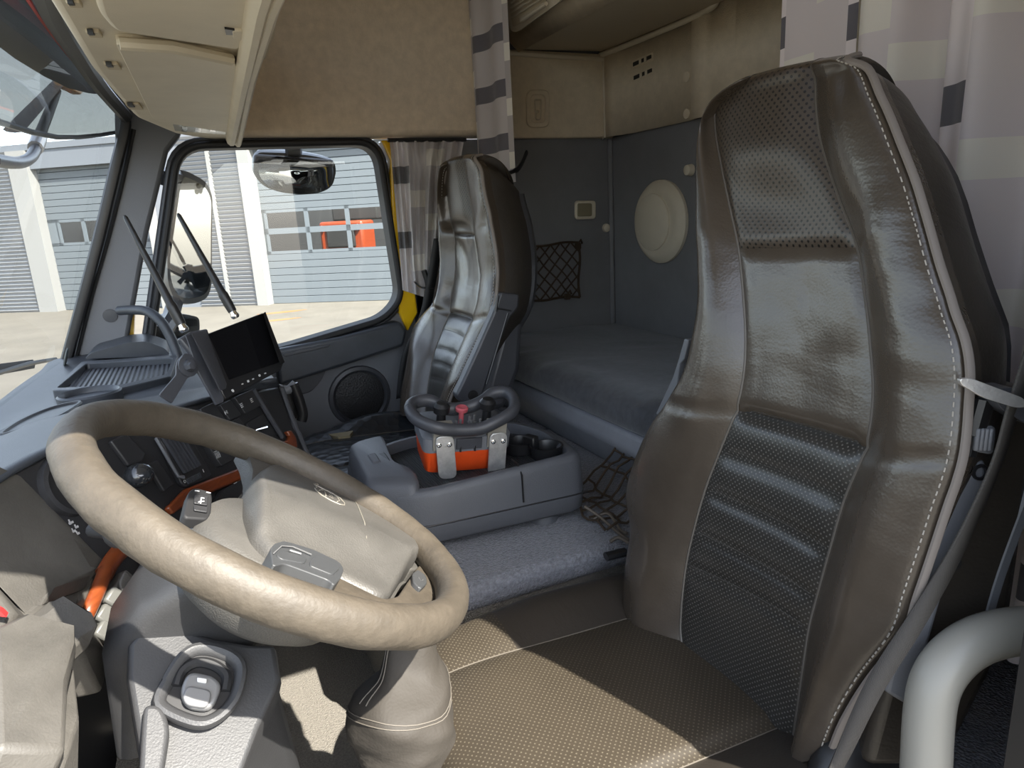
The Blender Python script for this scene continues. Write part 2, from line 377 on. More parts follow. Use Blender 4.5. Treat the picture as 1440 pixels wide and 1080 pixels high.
# windshield
w0, w1 = P(93, 510, Y=2.40), P(172, 158, Y=2.40); w1 = w1+(w1-w0)*.25
b = MB(); rows = []
for t in (0, .5, 1):
    q = w0.lerp(w1, t); rows.append([V((q.x-.06*(1-((y-1.25)/1.15)**2), y, q.z)) for y in (2.40, 2.1, 1.7, 1.25, .8, .4, .1)])
b.grid(rows); b.build('window_1', 'glass', kind='structure')
b = MB(); b.tube(cr([r+V((.012, 0, .0)) for r in [P(170, 163, Y=2.385), P(130, 118, Y=2.0), P(95, 70, Y=1.62), P(60, 18, Y=1.3), P(40, -30, Y=1.1)]], 6), .018, 8); b.build('trim_7', 'black', kind='structure')
b = MB(); b.tube(cr([P(152, 140, Y=2.22), P(112, 93, Y=1.90), P(76, 47, Y=1.55), P(44, 0, Y=1.28), P(20, -40, Y=1.1)], 6), .007, 8); b.build('trim_8', 'red', kind='structure')

# ================================================================== OVERHEAD CONSOLE
oc = thing('overhead_console', 'cream overhead storage console above the windshield with two flap lids', 'storage console', (.05, 1.6, 1.46))
def OC(pts, z): return [P(x, y, Z=z) for x, y in pts]
cons_out = [P(x, y, Z=1.475) for x, y in [(330, 190), (352, 80), (372, 5), (383, -60)]]
left = [P(x, y, Z=1.50) for x, y in [(182, 160), (128, 112), (100, 60), (68, 0), (45, -60)]]
b = MB(); poly = rounded([P(330, 196, Z=1.475), P(300, 197, Z=1.475), P(246, 189, Z=1.475), P(190, 166, Z=1.475), P(130, 100, Z=1.475), P(66, 0, Z=1.475), V((-.10, .34, 1.475)), V((.125, .34, 1.475)), P(368, 0, Z=1.475), P(350, 90, Z=1.475)], .03, 3)
b.prism(poly, (0, 0, .30)); b.build('body', 'cream', oc, bevel=.014, seg=3)
# rounded rear edge strip
b = MB(); b.tube([P(325, 196, Z=1.462), P(334, 150, Z=1.462), P(347, 85, Z=1.462), P(364, 0, Z=1.462), V((.115, .34, 1.462))], (.015, .02), 10); b.tube([P(334, 198, Z=1.464), P(352, 100, Z=1.464), P(380, 0, Z=1.464), V((.14, .34, 1.464))], (.012, .02), 10); b.build('edge_strip', 'cream', oc)
b = MB(); b.prism(rounded(OC([(163, 62), (186, 62), (322, 83), (333, 92), (330, 188), (226, 172), (214, 166)], 1.462), .02), (0, 0, .02)); l1 = b.build('lid', 'cream', oc, bevel=.008, seg=3)
b = MB(); b.tube([P(168, 61, Z=1.462), P(240, 66, Z=1.462), P(325, 84, Z=1.462)], .009, 8); b.build('lid_lip', 'cream', l1)
b = MB(); b.prism(rounded(OC([(105, -90), (140, 22), (160, 45), (338, 72), (348, 62), (374, -90)], 1.462), .02), (0, 0, .02)); l2 = b.build('lid', 'cream', oc, bevel=.008, seg=3)
b = MB(); b.prism(OC([(316, 41), (330, 43), (332, 50), (318, 49)], 1.459), (0, 0, .006)); b.build('lid_catch', 'black', l2)
b = MB(); b.prism(rounded(OC([(326, 44), (344, 44), (342, 58), (328, 56)], 1.458), .008), (0, 0, .006)); b.build('lid_catch', 'cream', l2, bevel=.002)
b = MB(); b.prism(rounded(OC([(353, 94), (374, 82), (386, 50), (392, 10), (396, -40), (372, -40)], 1.485), .01), (0, 0, .20)); ec = b.build('end_cap', 'creamdark', oc, bevel=.006)
b = MB(); b.prism(OC([(386, 18), (392, 14), (394, -6), (388, -4)], 1.482), (0, 0, .01)); b.build('end_clip', 'black', ec)
for (x, y) in [(104, 7), (132, 49), (158, 94), (188, 150)]:
    b = MB(); b.prism(rounded(OC([(x-12, y-3), (x+8, y-3), (x+14, y+5), (x-6, y+4)], 1.470), .004), (0, 0, .006)); b.build('slot', 'creamdark', oc, bevel=.001)
    b = MB(); b.prism(OC([(x-9, y-2), (x-1, y-2), (x+2, y+1), (x-6, y+1)], 1.468), (0, 0, .006)); b.build('slot_hole', 'black', oc)
b = MB(); b.prism(rounded(OC([(243, 174), (323, 183), (322, 190), (246, 184)], 1.468), .006), (0, 0, .01)); lm = b.build('reading_lamp', 'lamp', oc, bevel=.002)
b = MB()
for x in (256, 275, 296, 313): b.prism(OC([(x, 178), (x+8, 179), (x+7, 186), (x-1, 185)], 1.4665), (0, 0, .003))
b.build('reflector', 'chrome', lm)

# ================================================================== BUNK AREA
sh = thing('overhead_bunk_shelf', 'beige overhead shelf with a slatted light above the bunk', 'shelf', (1.4, 1.4, 1.8))
b = MB(); b.prism([(1.185, .3, 1.775), (1.565, .3, 1.785), (1.60, .3, 1.80), (1.60, .3, 2.18), (1.06, .3, 2.18), (1.10, .3, 1.95), (1.15, .3, 1.81)], (0, 2.125, 0)); b.build('shelf_body', 'creamdark', sh, bevel=.008)
plF = (V((1.135, 2.0, 1.85)), V((-.93, 0, -.36)))
def SF(x, y, h=.0): return P(x, y, pl=(plF[0]+plF[1]*h, plF[1]))
fas = [(1.192, 1.768), (1.160, 1.80), (1.085, 2.0), (1.07, 2.18)]
b = MB(); b.grid([[V((x, y, z)) for x, z in fas] for y in (.3, 2.395)]); b.build('shelf_fascia', 'rearpanel', sh, solid=.02, smooth=50)
b = MB(); b.prism(rounded([SF(x, y, .025) for x, y in [(711, -20), (722, 42), (730, 44), (790, 2), (806, -20)]], .02), plF[1]*.012); fl = b.build('light_frame', 'cream', sh, bevel=.004)
b = MB()
b.prism(rounded([SF(x, y, .030) for x, y in [(715, -20), (725, 37), (770, 8), (775, -20)]], .012), plF[1]*.012); b.build('light_lens', 'creamdark', fl, bevel=.003)
b = MB()
for k in range(6):
    o = k*7.5; b.tube([SF(717+k*.6, 26-o, .048), SF(772, -8-o, .048)], .003, 6)
b.tube([SF(733, 29, .05), SF(768, 5, .05)], .007, 8)
b.build('light_rib', 'cream', fl)
# latch plate on the cream side panel
c = P(757, 152, Y=2.412)
b = MB(); b.prism(rounded(quadpx([(741, 126), (773, 126), (773, 179), (741, 179)], Y=2.412), .025), (0, .008, 0)); lt = b.build('panel_latch', 'rearpanel', bevel=.004); props(lt, 'beige recessed latch plate on the cream panel above the net', 'latch')
b = MB(); b.ringprism(rounded(quadpx([(741, 126), (773, 126), (773, 179), (741, 179)], Y=2.406), .028), rounded(quadpx([(747, 133), (767, 133), (767, 172), (747, 172)], Y=2.406), .02), (0, .01, 0)); b.build('surround', 'rearpanel', lt, bevel=.003)
b = MB(); b.tube(rounded(quadpx([(752, 140), (761, 140), (760, 168), (754, 168)], Y=2.404), .006)+[P(752, 142, Y=2.404)], .003, 6); b.ball(P(756, 157, Y=2.402), .006); b.build('pull_ring', 'creamdark', lt)
# two vent slots in the rear cream panel
for k, (x0, y0, x1, y1, nm) in enumerate([(890, 88, 915, 77, 'upper'), (891, 107, 916, 96, 'lower')]):
    b = MB(); pts = quadpx([(x0-3, y0-2), (x1+3, y1-4), (x1+3, y1+8), (x0-3, y0+9)], X=1.583)
    b.prism(pts, (.006, 0, 0)); vt = b.build('vent_slot', 'rearpanel', bevel=.001); props(vt, f'{nm} of two small dark vent slots in the cream rear panel', 'vent', 'vent slots')
    b = MB(); b.prism(quadpx([(x0, y0), (x1, y1), (x1, y1+5), (x0, y0+5.5)], X=1.580), (.005, 0, 0)); b.build('opening', 'black', vt)
    for f in (.33, .62):
        b = MB(); xx = x0+(x1-x0)*f; yy = y0+(y1-y0)*f
        b.prism(quadpx([(xx, yy), (xx+3, yy-1.3), (xx+3, yy+5), (xx, yy+6)], X=1.578), (.004, 0, 0)); b.build('vane', 'cream', vt)
# round disc speaker on rear wall
c = V((1.598, 2.095, 1.14)); c2 = P(931, 312, X=1.598)
b = MB(); b.lathe(c2, (-1, 0, 0), [(0, .150), (.012, .150), (.026, .138), (.034, .118), (.030, .100), (.030, .096)], 48); ds = b.build('round_vent_cover', 'cream'); props(ds, 'round cream vent cover on the blue grey rear wall', 'vent cover')
b = MB(); b.lathe(c2+V((-.022, .018, .0)), (-1, 0, 0), [(0, .105), (.014, .102), (.022, .085), (.026, .04), (.027, .002)], 40); b.build('disc', 'cream', ds)
# lamp switch and button on side wall
b = MB(); b.prism(rounded(quadpx([(807, 282), (836, 282), (836, 308), (807, 309)], Y=2.436), .016), (0, -.014, 0)); sw = b.build('wall_lamp', 'cream', bevel=.005); props(sw, 'small square cream lamp on the blue grey side wall', 'lamp')
b = MB(); b.prism(rounded(quadpx([(811.5, 286), (832, 286), (832, 304), (811.5, 304.5)], Y=2.421), .008), (0, -.004, 0)); b.build('lamp_lens', mat('lamp_glass_off', (.26, .23, .15), .2), sw, bevel=.002)
b = MB(); b.lathe(P(852, 320.5, Y=2.44), (0, -1, 0), [(0, .018), (.010, .016), (.014, .006)], 20); o = b.build('wall_stud', 'cream'); props(o, 'small round cream stud beside the corner of the bunk wall', 'stud')
b = MB(); b.lathe(P(972, 239, X=1.598), (-1, 0, 0), [(0, .02), (.02, .017), (.024, .006)], 20); o = b.build('wall_stud', 'cream'); props(o, 'small cream stud on the rear wall beside the driver headrest', 'stud')
b = MB(); b.lathe(P(846, 195, Y=2.414), (0, -1, 0), [(0, .008), (.008, .007), (.010, .003)], 12); o = b.build('panel_screw', 'chrome'); props(o, 'tiny screw at the lower corner of the cream panels', 'screw')
for (x, y, n_) in [(967, 108, 'upper'), (967, 160, 'lower')]:
    b = MB(); b.lathe(P(x, y, X=1.588), (-1, 0, 0), [(0, .017), (.006, .016), (.008, .003)], 20); o = b.build('panel_plug', 'rearpanel'); props(o, f'{n_} of two round cream plugs on the rear panel edge', 'plug', 'panel plugs')
# storage net on the side wall
net = thing('storage_net', 'brown elastic storage net stretched on the bunk side wall', 'net', P(770, 420, Y=2.43))
YN = 2.425
def NP(u, v):
    tl, tr, br, bl = P(705, 348, Y=YN), P(814, 341, Y=YN), P(815, 418, Y=YN), P(705, 424, Y=YN)
    p = (tl*(1-u)+tr*u)*(1-v)+(bl*(1-u)+br*u)*v
    sag = .012*math.sin(u*3.14*3)*(.2+abs(v-.5)); return p+V((0, .008*math.sin(u*9+v*7), sag*.5))
b = MB()
nu = 7
for k in range(-4, nu+1):
    for s in (1, -1):
        pts = []
        for i in range(13):
            v = i/12; u = (k+.3)/nu+(v*4/nu if s > 0 else (1-v)*4/nu)
            if 0 <= u <= 1: pts.append(NP(u, v))
        if len(pts) > 1: b.tube(pts, .0032, 5)
b.build('mesh', 'cord', net)
b = MB(); b.tube([NP(i/12, 0) for i in range(13)], .005, 6); b.tube([NP(i/12, 1) for i in range(13)], .005, 6); b.tube([NP(1, i/8) for i in range(9)], .005, 6); b.build('border_cord', 'cord', net)
for (x, y) in [(812, 346), (797, 417)]:
    q = P(x, y, Y=2.418); b = MB(); b.prism(rounded([q+V((-.012, 0, -.012)), q+V((.012, 0, -.012)), q+V((.012, 0, .012)), q+V((-.012, 0, .012))], .004), (0, -.010, 0)); b.tube([q+V((0, -.008, .01)), q+V((.01, -.012, .025)), q+V((.02, -.004, .01))], .004, 6); b.build('net_hook', 'cord', net)
# mattress and bunk base
bunk = thing('bunk_base', 'grey vinyl bunk base under the dark mattress', 'bunk', (1.28, 1.5, .5))
b = MB(); b.prism([(.985, .9, .502), (1.60, .9, .502), (1.60, .9, .645), (.94, .9, .645), (.93, .9, .60)], (0, 1.52, 0)); b.build('base', 'bunkbase', bunk, bevel=.012, seg=3)
mt = []
def mz(x, y):
    w = .008*noise.noise(V((x*6, y*3.2, 0)))+.016*(1-abs(noise.noise(V((x*3.2-y*2.4, x*5+y*7, 3))))*2.2)*max(0, 1-(x-.93)/.6)*max(0, noise.noise(V((x*3, y*3, 9)))+.45)
    return w
b = MB(); rows = []
for i in range(121):
    y = .9+1.52*i/120; r = []
    for px_, pz in [(.985, .648), (.945, .648), (.930, .66), (.925, .69), (.935, .715), (.965, .732), (1.0, .738)]+[(1.0+.59*k/24, .738-.012*k/24) for k in range(1, 25)]+[(1.595, .70), (1.595, .65)]:
        wv = mz(px_, y) if pz > .70 else .3*mz(px_, y)
        r.append(V((px_-(wv*.8 if pz < .735 else 0), y, pz+wv)))
    rows.append(r)
b.grid(rows); b.add(rows[-1], [list(range(len(rows[-1])))]); b.add(rows[0], [list(range(len(rows[0])))])
o = b.build('mattress', 'mattress', smooth=70); props(o, 'dark charcoal fabric mattress on the rear bunk', 'mattress')

# ================================================================== CURTAINS
def curtain(name, path, z0, z1, m, folds, amp, label, cat='curtain', group=None, nz=26, flare=0, ush=0, vsh=0, lean=(0, 0)):
    """hanging cloth: path = plan polyline (x, y); folds along it"""
    pts = cr([V((x, y, 0)) for x, y in path], 40); L = [0]
    for i in range(1, len(pts)): L.append(L[-1]+(pts[i]-pts[i-1]).length)
    rows = []; uvs = []
    for j in range(nz+1):
        t = j/nz; z = z1+(z0-z1)*t; r = []; ur = []
        for i, p in enumerate(pts):
            d = (pts[min(i+1, len(pts)-1)]-pts[max(i-1, 0)]).normalized(); n_ = V((d.y, -d.x, 0)); s = L[i]/L[-1]
            a = amp*(.65+.35*t)*(math.sin(2*math.pi*folds*s+.6*math.sin(5*s))+.35*math.sin(2*math.pi*folds*2.3*s+1+t))
            q = p+n_*a+d*(flare*(s-.5)*t); q = V((q.x+lean[0]*t, q.y+lean[1]*t, z)); r.append(q); ur.append((L[i]*1.35+ush, z+vsh))
        rows.append(r); uvs.append(ur)
    b = MB(); b.grid(rows, uvs=uvs); o = b.build(name, m, smooth=80, fix=False)
    return props(o, label, cat, group)
# driver's-side sleeper curtain, behind the driver's seat
curtain('sleeper_curtain', [(1.06, .86), (1.075, .76), (1.055, .66), (1.06, .54), (1.05, .40), (1.05, .28)], .52, 2.19, 'curtA', 3.4, .045, 'pleated striped lavender curtain gathered behind the driver seat', ush=.03, vsh=.055)
curtain('sleeper_curtain', [(1.10, 1.075), (1.09, .98), (1.08, .885)], .9, 2.19, 'curtA', .5, .006, 'flat faded cream and lavender end of the curtain left of the gathered folds', ush=-.02, vsh=.105, nz=10)
# passenger-side sleeper curtain strip hanging in front of the bunk
curtain('sleeper_curtain', [(1.01, 2.40), (.985, 2.33), (1.0, 2.28), (.99, 2.17), (1.02, 2.12)], 1.30, 2.19, 'curtB', 1.2, .008, 'narrow striped curtain strip hanging above the passenger headrest', ush=.19, vsh=.02)
# tie that holds the strip back
b = MB(); b.tube(cr([(1.005, 2.385, 1.33), (.97, 2.26, 1.33), (1.015, 2.12, 1.335), (1.06, 2.12, 1.39)], 6), (.02, .006), 8, flat=(0, 0, 1)); o = b.build('curtain_tie', 'rubber'); props(o, 'dark strap tying the narrow striped curtain strip', 'strap')
# window curtain bunched at the rear of the passenger door window
rows, uvs = [], []
top = [P(548+i*104/47, 199+1.2*math.sin(i*.7), Y=2.40+.018*math.sin(i*1.05)+.01*math.sin(i*.45)) for i in range(48)]
bot = [P(566+i*62/47, 408+20*i/47, Y=2.385+.016*math.sin(i*.75)+.012*math.sin(i*.31)) for i in range(48)]
mid = [P(556+i*84/47, 285+4*i/47, Y=2.38+.022*math.sin(i*.9)+.01*math.sin(i*.4)) for i in range(48)]
for j in range(25):
    t = j/24; r = [(top[i]*(1-t)**2+(mid[i]*2-(top[i]+bot[i])*.5)*2*t*(1-t)+bot[i]*t*t) for i in range(48)]
    rows.append(r); uvs.append([(i*.011, p.z) for i, p in enumerate(r)])
b = MB(); b.grid(rows, uvs=uvs); o = b.build('window_curtain', 'curtC', smooth=80, fix=False); props(o, 'grey banded curtain bunched at the rear of the passenger window', 'curtain')
b = MB(); b.tube([P(545, 197, Y=2.40), P(655, 196, Y=2.40)], .007, 8); o = b.build('curtain_rail', 'black'); props(o, 'thin dark curtain rail over the passenger window curtain', 'rail')
# ================================================================== SEATS
def crv(v, n, par):
    """Catmull-Rom on list v at parameter"""
    i = min(int(par), len(v)-2); t = par-i
    g = lambda k: v[min(max(k, 0), len(v)-1)]
    p0, p1, p2, p3 = g(i-1), g(i), g(i+1), g(i+2)
    return .5*((2*p1)+(p2-p0)*t+(2*p0-5*p1+4*p2-p3)*t*t+(3*p1-p0-3*p2+p3)*t**3)
def backrest(parent, rows, near, bol=1.0, shell_d=.13, wr=1.0, far_piping=True, chd=1.0):
    """rows: per height [far edge, far seam, near seam, near edge]; near = sign of the side facing the driver's door (-1 in y)"""
    S = 6; ctrl = []
    ctrl_rows = []
    nr = len(rows)
    for k, (L, A, B, R) in enumerate(rows):
        bl = bol*min(1, .35+k*.09)
        wid = (L-R).length
        c1, c2, c3 = A.lerp(B, .25), A.lerp(B, .5), A.lerp(B, .75)
        dip = V((.006, 0, 0)) if k > 3 else V((-.006, 0, 0))
        fz = max(0, 1-k/4.)**1.3; f1, f2, f3 = .010*fz, .040*fz, .085*fz
        ctrl_rows.append([L+V((.13, -.025, -f3)), L+V((.08, .004, -f2)), L+V((.03, .008, -f1)), L, L.lerp(A, .5)+V((-.020*bl, 0, 0)), A, c1+dip, c2+dip*1.4, c3+dip, B,
                          B.lerp(R, .5)+V((-.022*bl, 0, 0)), R, R+V((.03, -.008, -f1)), R+V((.08, -.004, -f2)), R+V((.13, .025, -f3))])
    xf = max(p.x for p in ctrl_rows[0]); roll = lambda f, dz: [V((p.x+(xf+.004-p.x)*f, p.y, p.z+dz)) for p in ctrl_rows[0]]
    t0, t1, t2 = roll(.28, .006), roll(.60, -.020), roll(.9, -.085)
    cen = sum((p for p in ctrl_rows[0]), V((0, 0, 0)))/15
    t2 = [p.lerp(V((p.x, cen.y, p.z)), .15) for p in t2]
    R_ = [t2, t1, t0]+ctrl_rows; off = 3
    nrow, ncol = len(R_), 15
    RS, CS = 6, 6
    dense = []
    for i in range((nrow-1)*RS+1):
        pr = i/RS; rowc = [crv([R_[k][c] for k in range(nrow)], 0, pr) for c in range(ncol)]
        dense.append([crv(rowc, 0, j/CS) for j in range((ncol-1)*CS+1)])
    nR, nC = len(dense), len(dense[0])
    # seams pressed in, channels, wrinkles
    cy = sum(r[1].y+r[2].y for r in rows)/(2*nr)
    for i in range(nR):
        pr = i/RS-off
        for j in range(nC):
            pc = j/CS; p = dense[i][j]
            d = 0
            for sc_ in (5, 9): d += .007*math.exp(-((pc-sc_)/.16)**2)
            if 5 < pc < 9:
                e = min(1, (pc-5)*3, (9-pc)*3)
                for ch in ((9, 1.0), (10, .9), (11, .9), (12, .6), (13, .5)): d += chd*ch[1]*e*(.006*math.exp(-((pr-ch[0])/.06)**2)+.004*math.exp(-((pr-ch[0])/.22)**2))
                d += .006*e*math.exp(-((pr-5)/.09)**2)+.006*e*math.exp(-((pr-9)/.12)**2)
            elif 3 < pc < 11:
                d += .005*math.exp(-((pr-9)/.12)**2)
            # creases on the plain leather: diagonal folds
            plain = (pc < 5 or pc > 9 or 5 < pr < 9)
            if plain and 1 < pc < 13 and pr > 0:
                s = 1 if pc > 7 else -1
                q = p.z*26+s*(p.y-cy)*40+2*noise.noise(p*9)
                w = .0046*math.sin(q)*max(0, noise.noise(V((p.y*9, p.z*7, 2+s)))+.15)
                w += .0007*noise.noise(V((p.y*22, p.z*30, 5)))
                edge = min(1, abs(pc-5)*2, abs(pc-9)*2) if not 5 < pc < 9 else min(1, (pr-5)*2, (9-pr)*2)
                d += wr*w*edge*(1.4 if 4 < pr < 9.5 else .7)
            dense[i][j] = V((p.x+d, p.y, p.z))
    def part(nm, r0, r1, c0, c1, m, par=parent):
        i0, i1 = int((r0+off)*RS), int((r1+off)*RS); j0, j1 = c0*CS, c1*CS
        b = MB(); rr = [dense[i][j0:j1+1] for i in range(i0, i1+1)]
        uv = [[(p.y, p.z+p.x*.35) for p in r] for r in rr]
        b.grid(rr, uvs=uv); return b.build(nm, m, par, smooth=80, fix=False)
    last = nr-1
    back = part('backrest_bolster', -3, last, 0, 5, 'leather'); part('backrest_bolster', -3, last, 9, 12, 'leather')
    part('backrest_side', -3, last, 12, 14, 'leather_dark')
    part('head_panel', -3, 5, 5, 9, 'perf'); part('shoulder_panel', 5, 9, 5, 9, 'leather'); part('lumbar_panel', 9, last, 5, 9, 'perf_lumbar')
    # piping and stitching along both edges
    for jc, s in ((11*CS+2, -1), (3*CS-6, 1))[:2 if far_piping else 1]:
        pp = MB(); st = MB(); path = [dense[i][jc]+V((-.004, s*.006, 0)) for i in range(14, nR)]
        pp.tube(path, (.0050, .0042), 8)
        for dj, dd in ((-s*-4, .002),):
            for i in range(6, nR-1):
                a, c_ = dense[i][jc+(-2 if s < 0 else 2)], dense[i+1][jc+(-2 if s < 0 else 2)]
                n = max(1, int((c_-a).length/.0065))
                for k in range(n):
                    q0 = a.lerp(c_, k/n)+V((-.0015, 0, 0)); q1 = a.lerp(c_, (k+.55)/n)+V((-.0015, 0, 0)); st.tube([q0, q1], .0010, 4)
        pp.build('piping', 'piping', parent); st.build('stitching', 'stitch', parent)
    sm = MB()
    for jc in (5*CS, 9*CS): sm.tube([dense[i][jc]+V((-.0005, 0, 0)) for i in range(8, nR)], .0022, 5)
    sm.build('seam', mat('seam_edge', (.10, .088, .075), .5), parent)
    for ri in (10, 11, 12, 13):
        i = int((ri+off)*RS); cs = MB()
        for di in (-.0022, .0022): cs.tube([p+V((-.0006, 0, di)) for p in dense[i][5*CS+1:9*CS]], .0007, 4)
        cs.build('cross_seam', mat('cross_seam_thread', (.055, .050, .044), .7), parent)
    # hard back shell
    b = MB(); rr = []
    for i in range(26, nR, 3):
        a, c_ = dense[i][0], dense[i][-1]; m_ = a.lerp(c_, .5)
        rr.append([a+V((-.03, .0, 0)), a+V((.005, .004, 0)), a+V((.03, -.03, 0)), m_+V((.05, 0, 0)), c_+V((.03, .03, 0)), c_+V((.005, -.004, 0)), c_+V((-.03, 0, 0))])
    b.grid(rr); b.build('back_shell', 'greydk', parent, smooth=60)
    return dense
# driver's seat: upright back measured from the cover's seams
DT = [(.40, .655), (.55, .675), (.75, .71), (.95, .745), (1.15, .775), (1.38, .81)]
def dprof(z, T=DT):
    if z <= T[0][0]: return T[0][1]
    for (a, b), (c, d) in zip(T, T[1:]):
        if z <= c: return b+(d-b)*(z-a)/(c-a)
    return T[-1][1]
def dhit(px, py, off, T=DT):
    d = ray(px, py); t = .8
    for _ in range(40): t = (dprof((CAM+d*t).z, T)-off-CAM.x)/d.x
    return CAM+d*t
DR = [
 [(1040, 115), (1046, 112), (1137, 90), (1178, 84)], [(1000, 145), (1006, 147), (1142, 112), (1207, 98)], [(984, 180), (1002, 182), (1143, 150), (1224, 138)],
 [(979, 225), (1010, 232), (1150, 200), (1245, 190)], [(979, 285), (1022, 292), (1174, 275), (1272, 262)], [(980, 342), (1034, 350), (1201, 349), (1298, 352)],
 [(981, 410), (1041, 420), (1212, 420), (1322, 429)], [(974, 468), (1044, 478), (1219, 485), (1342, 490)], [(962, 520), (1041, 530), (1223, 560), (1342, 565)],
 [(938, 565), (1030, 579), (1212, 632), (1334, 645)], [(912, 605), (1007, 638), (1183, 704), (1312, 712)], [(888, 660), (987, 691), (1162, 776), (1290, 778)],
 [(880, 702), (971, 749), (1144, 842), (1270, 838)], [(886, 745), (961, 795), (1133, 885), (1252, 890)], [(880, 795), (955, 845), (1124, 945), (1206, 952)],
 [(875, 845), (953, 890), (1115, 1010), (1172, 1010)], [(870, 885), (958, 920), (1108, 1060), (1150, 1068)]]
rows = [[dhit(*a, .02), dhit(*b_, 0), dhit(*c_, 0), dhit(*d_, .03)] for a, b_, c_, d_ in DR]
ds_ = thing('driver_chair', 'large brown black leather seat in the foreground with a perforated headrest', 'seat', (.46, .79, .12))
DEN = backrest(ds_, rows, -1, far_piping=False)
def cushion(parent, x0, x1, yn, yf, zt, mats, thick=.14, side=.02, uvo=0, crown=.012):
    """seat cushion: grid in y (near..far) by x (front..rear)"""
    w = yf-yn
    ys = [yn+.012, yn-.002, yn+.006, yn+.045, yn+.13*w/.5, yn+.32*w, yn+.5*w, yn+.68*w, yf-.10*w/.5, yf-.045, yf-.006, yf+.002, yf-.012]
    zs = [-thick, -.06, -.012, 0, 0, 0, 0, 0, 0, 0, -.012, -.06, -thick]
    xs = [(x0+.03, -thick), (x0+.004, -thick*.72), (x0, -.055), (x0+.022, -.018), (x0+.07, .003), (x0+.16, .008), (x0+.30, .0), (x1-.05, -.008), (x1, -.012), (x1+.03, -.02)]
    C_ = []
    for (x, dz) in xs:
        r = []
        for k, (y, z_) in enumerate(zip(ys, zs)):
            cor = max(0, abs((y-(yn+yf)/2)/(w/2))-.55)/.45
            xx = x+(.075*cor**2 if x < x0+.1 else 0)
            s_ = side*max(0, min(1, (x-x0-.16)/.15)) if k in (2, 3, 9, 10) else 0
            z = zt+min(dz, 0)+max(dz, 0)+(z_ if z_ > -thick else -thick)*1.0+s_ if dz > -.05 else zt+dz+(z_*.4 if z_ < -.02 else z_)
            if 4 <= k <= 8: z += crown*(1-((k-6)/2.6)**2)*(1 if dz > -.03 else .3)-.010
            r.append(V((xx, y, max(z, zt-thick))))
        C_.append(r)
    RS = 7; D = []
    for i in range((len(C_)-1)*RS+1):
        rc = [crv([C_[k][c] for k in range(len(C_))], 0, i/RS) for c in range(13)]
        D.append([crv(rc, 0, j/6) for j in range(12*6+1)])
    for i, r in enumerate(D):
        for j, p in enumerate(r):
            d = 0
            for s_ in (4, 8): d += .006*math.exp(-((j/6-s_)/.18)**2)*(1 if i/RS > 3 else 0)
            if 4 < j/6 < 8: d += .0025*math.exp(-((i/RS-6.3)/.12)**2)
            p.z -= d
    def part(nm, i0, i1, j0, j1, m):
        b = MB(); rr = [D[i][j0*6:j1*6+1] for i in range(i0, i1+1)]
        b.grid(rr, uvs=[[(p.y+.3*p.z, p.x+.2*p.z) for p in r] for r in rr]); b.build(nm, m, parent, smooth=80, fix=False)
    for jc in (4*6, 8*6):
        sm = MB(); sm.tube([r[jc]+V((0, 0, .0012)) for r in D[2*RS:]], .0010, 5); sm.build('cushion_seam', mat('seam_thread', (.12, .105, .085), .6), parent)
    n = len(D)-1; k = 5*RS+3
    part('cushion_panel', 0, n, 4, 8, mats[0])
    part('cushion_front', 0, k, 0, 4, mats[0]); part('cushion_front', 0, k, 8, 12, mats[0])
    part('cushion_bolster', k, n, 0, 4, mats[1]); part('cushion_bolster', k, n, 8, 12, mats[1])
    return D
cushion(ds_, .195, .70, .45, 1.065, .475, ('perf_cushion', 'leather_dark'))
b = MB(); b.box((.26, .56, .02), (.72, 1.02, .34)); b.build('pedestal', 'rubber', ds_, bevel=.03)
b = MB(); b.box((.24, .53, .31), (.72, 1.03, .36)); b.build('seat_pan', 'black', ds_, bevel=.01)
# near side: belt tower plate, cover, recline grip
tw = [(1362, 610), (1392, 612), (1396, 650), (1378, 720), (1330, 830), (1278, 985), (1268, 990), (1255, 960), (1296, 800), (1338, 690)]
plT = (P(1320, 780, Y=.435), V((-.42, -.90, .05)).normalized())
def TP(x, y, h=0): return P(x, y, pl=(plT[0]+plT[1]*h, plT[1]))
b = MB(); b.prism([TP(x, y, -.02) for x, y in [(1365, 560), (1440, 540), (1470, 560), (1420, 900), (1330, 1080), (1215, 1080), (1255, 930), (1310, 800), (1345, 680)]], plT[1]*-.10); b.build('side_cover', 'leather_dark', ds_, bevel=.012)
b = MB(); b.prism([TP(x, y) for x, y in [(1352, 645), (1388, 648), (1388, 690), (1340, 790), (1285, 985), (1274, 992), (1246, 975), (1262, 900), (1308, 770), (1338, 690)]], plT[1]*-.045); tp = b.build('belt_tower', 'grey', ds_, bevel=.006, seg=3)
for (x, y) in [(1355, 658), (1378, 664), (1340, 792)]:
    b = MB(); b.lathe(TP(x, y, .0), plT[1], [(-.002, .010), (.002, .009), (.002, .006), (-.004, .005), (-.004, .001)], 14); b.build('tower_screw', 'chrome' if x == 1355 else 'black', tp)
b = MB(); b.prism(rounded([TP(x, y, .01) for x, y in [(1378, 598), (1402, 600), (1398, 640), (1372, 636)]], .006), plT[1]*-.05)
for k in range(4): b.tube([TP(1376+k*6, 602, .012), TP(1372+k*6, 634, .012)], .0035, 6)
b.build('recline_grip', 'grey', ds_, bevel=.002)
b = MB(); b.tube([TP(1386, 562, .005), TP(1372, 612, .005)], (.008, .012), 8); b.tube([TP(1368, 612, 0), TP(1362, 640, 0)], .008, 8); b.build('tower_bracket', 'black', ds_)
b = MB(); b.tube(cr([TP(1460, 640, -.03), TP(1400, 800, -.03), TP(1372, 900, -.03)], 6), .012, 8); b.build('cover_edge', 'grey', ds_)
q = P(1225, 1062, Y=.47)
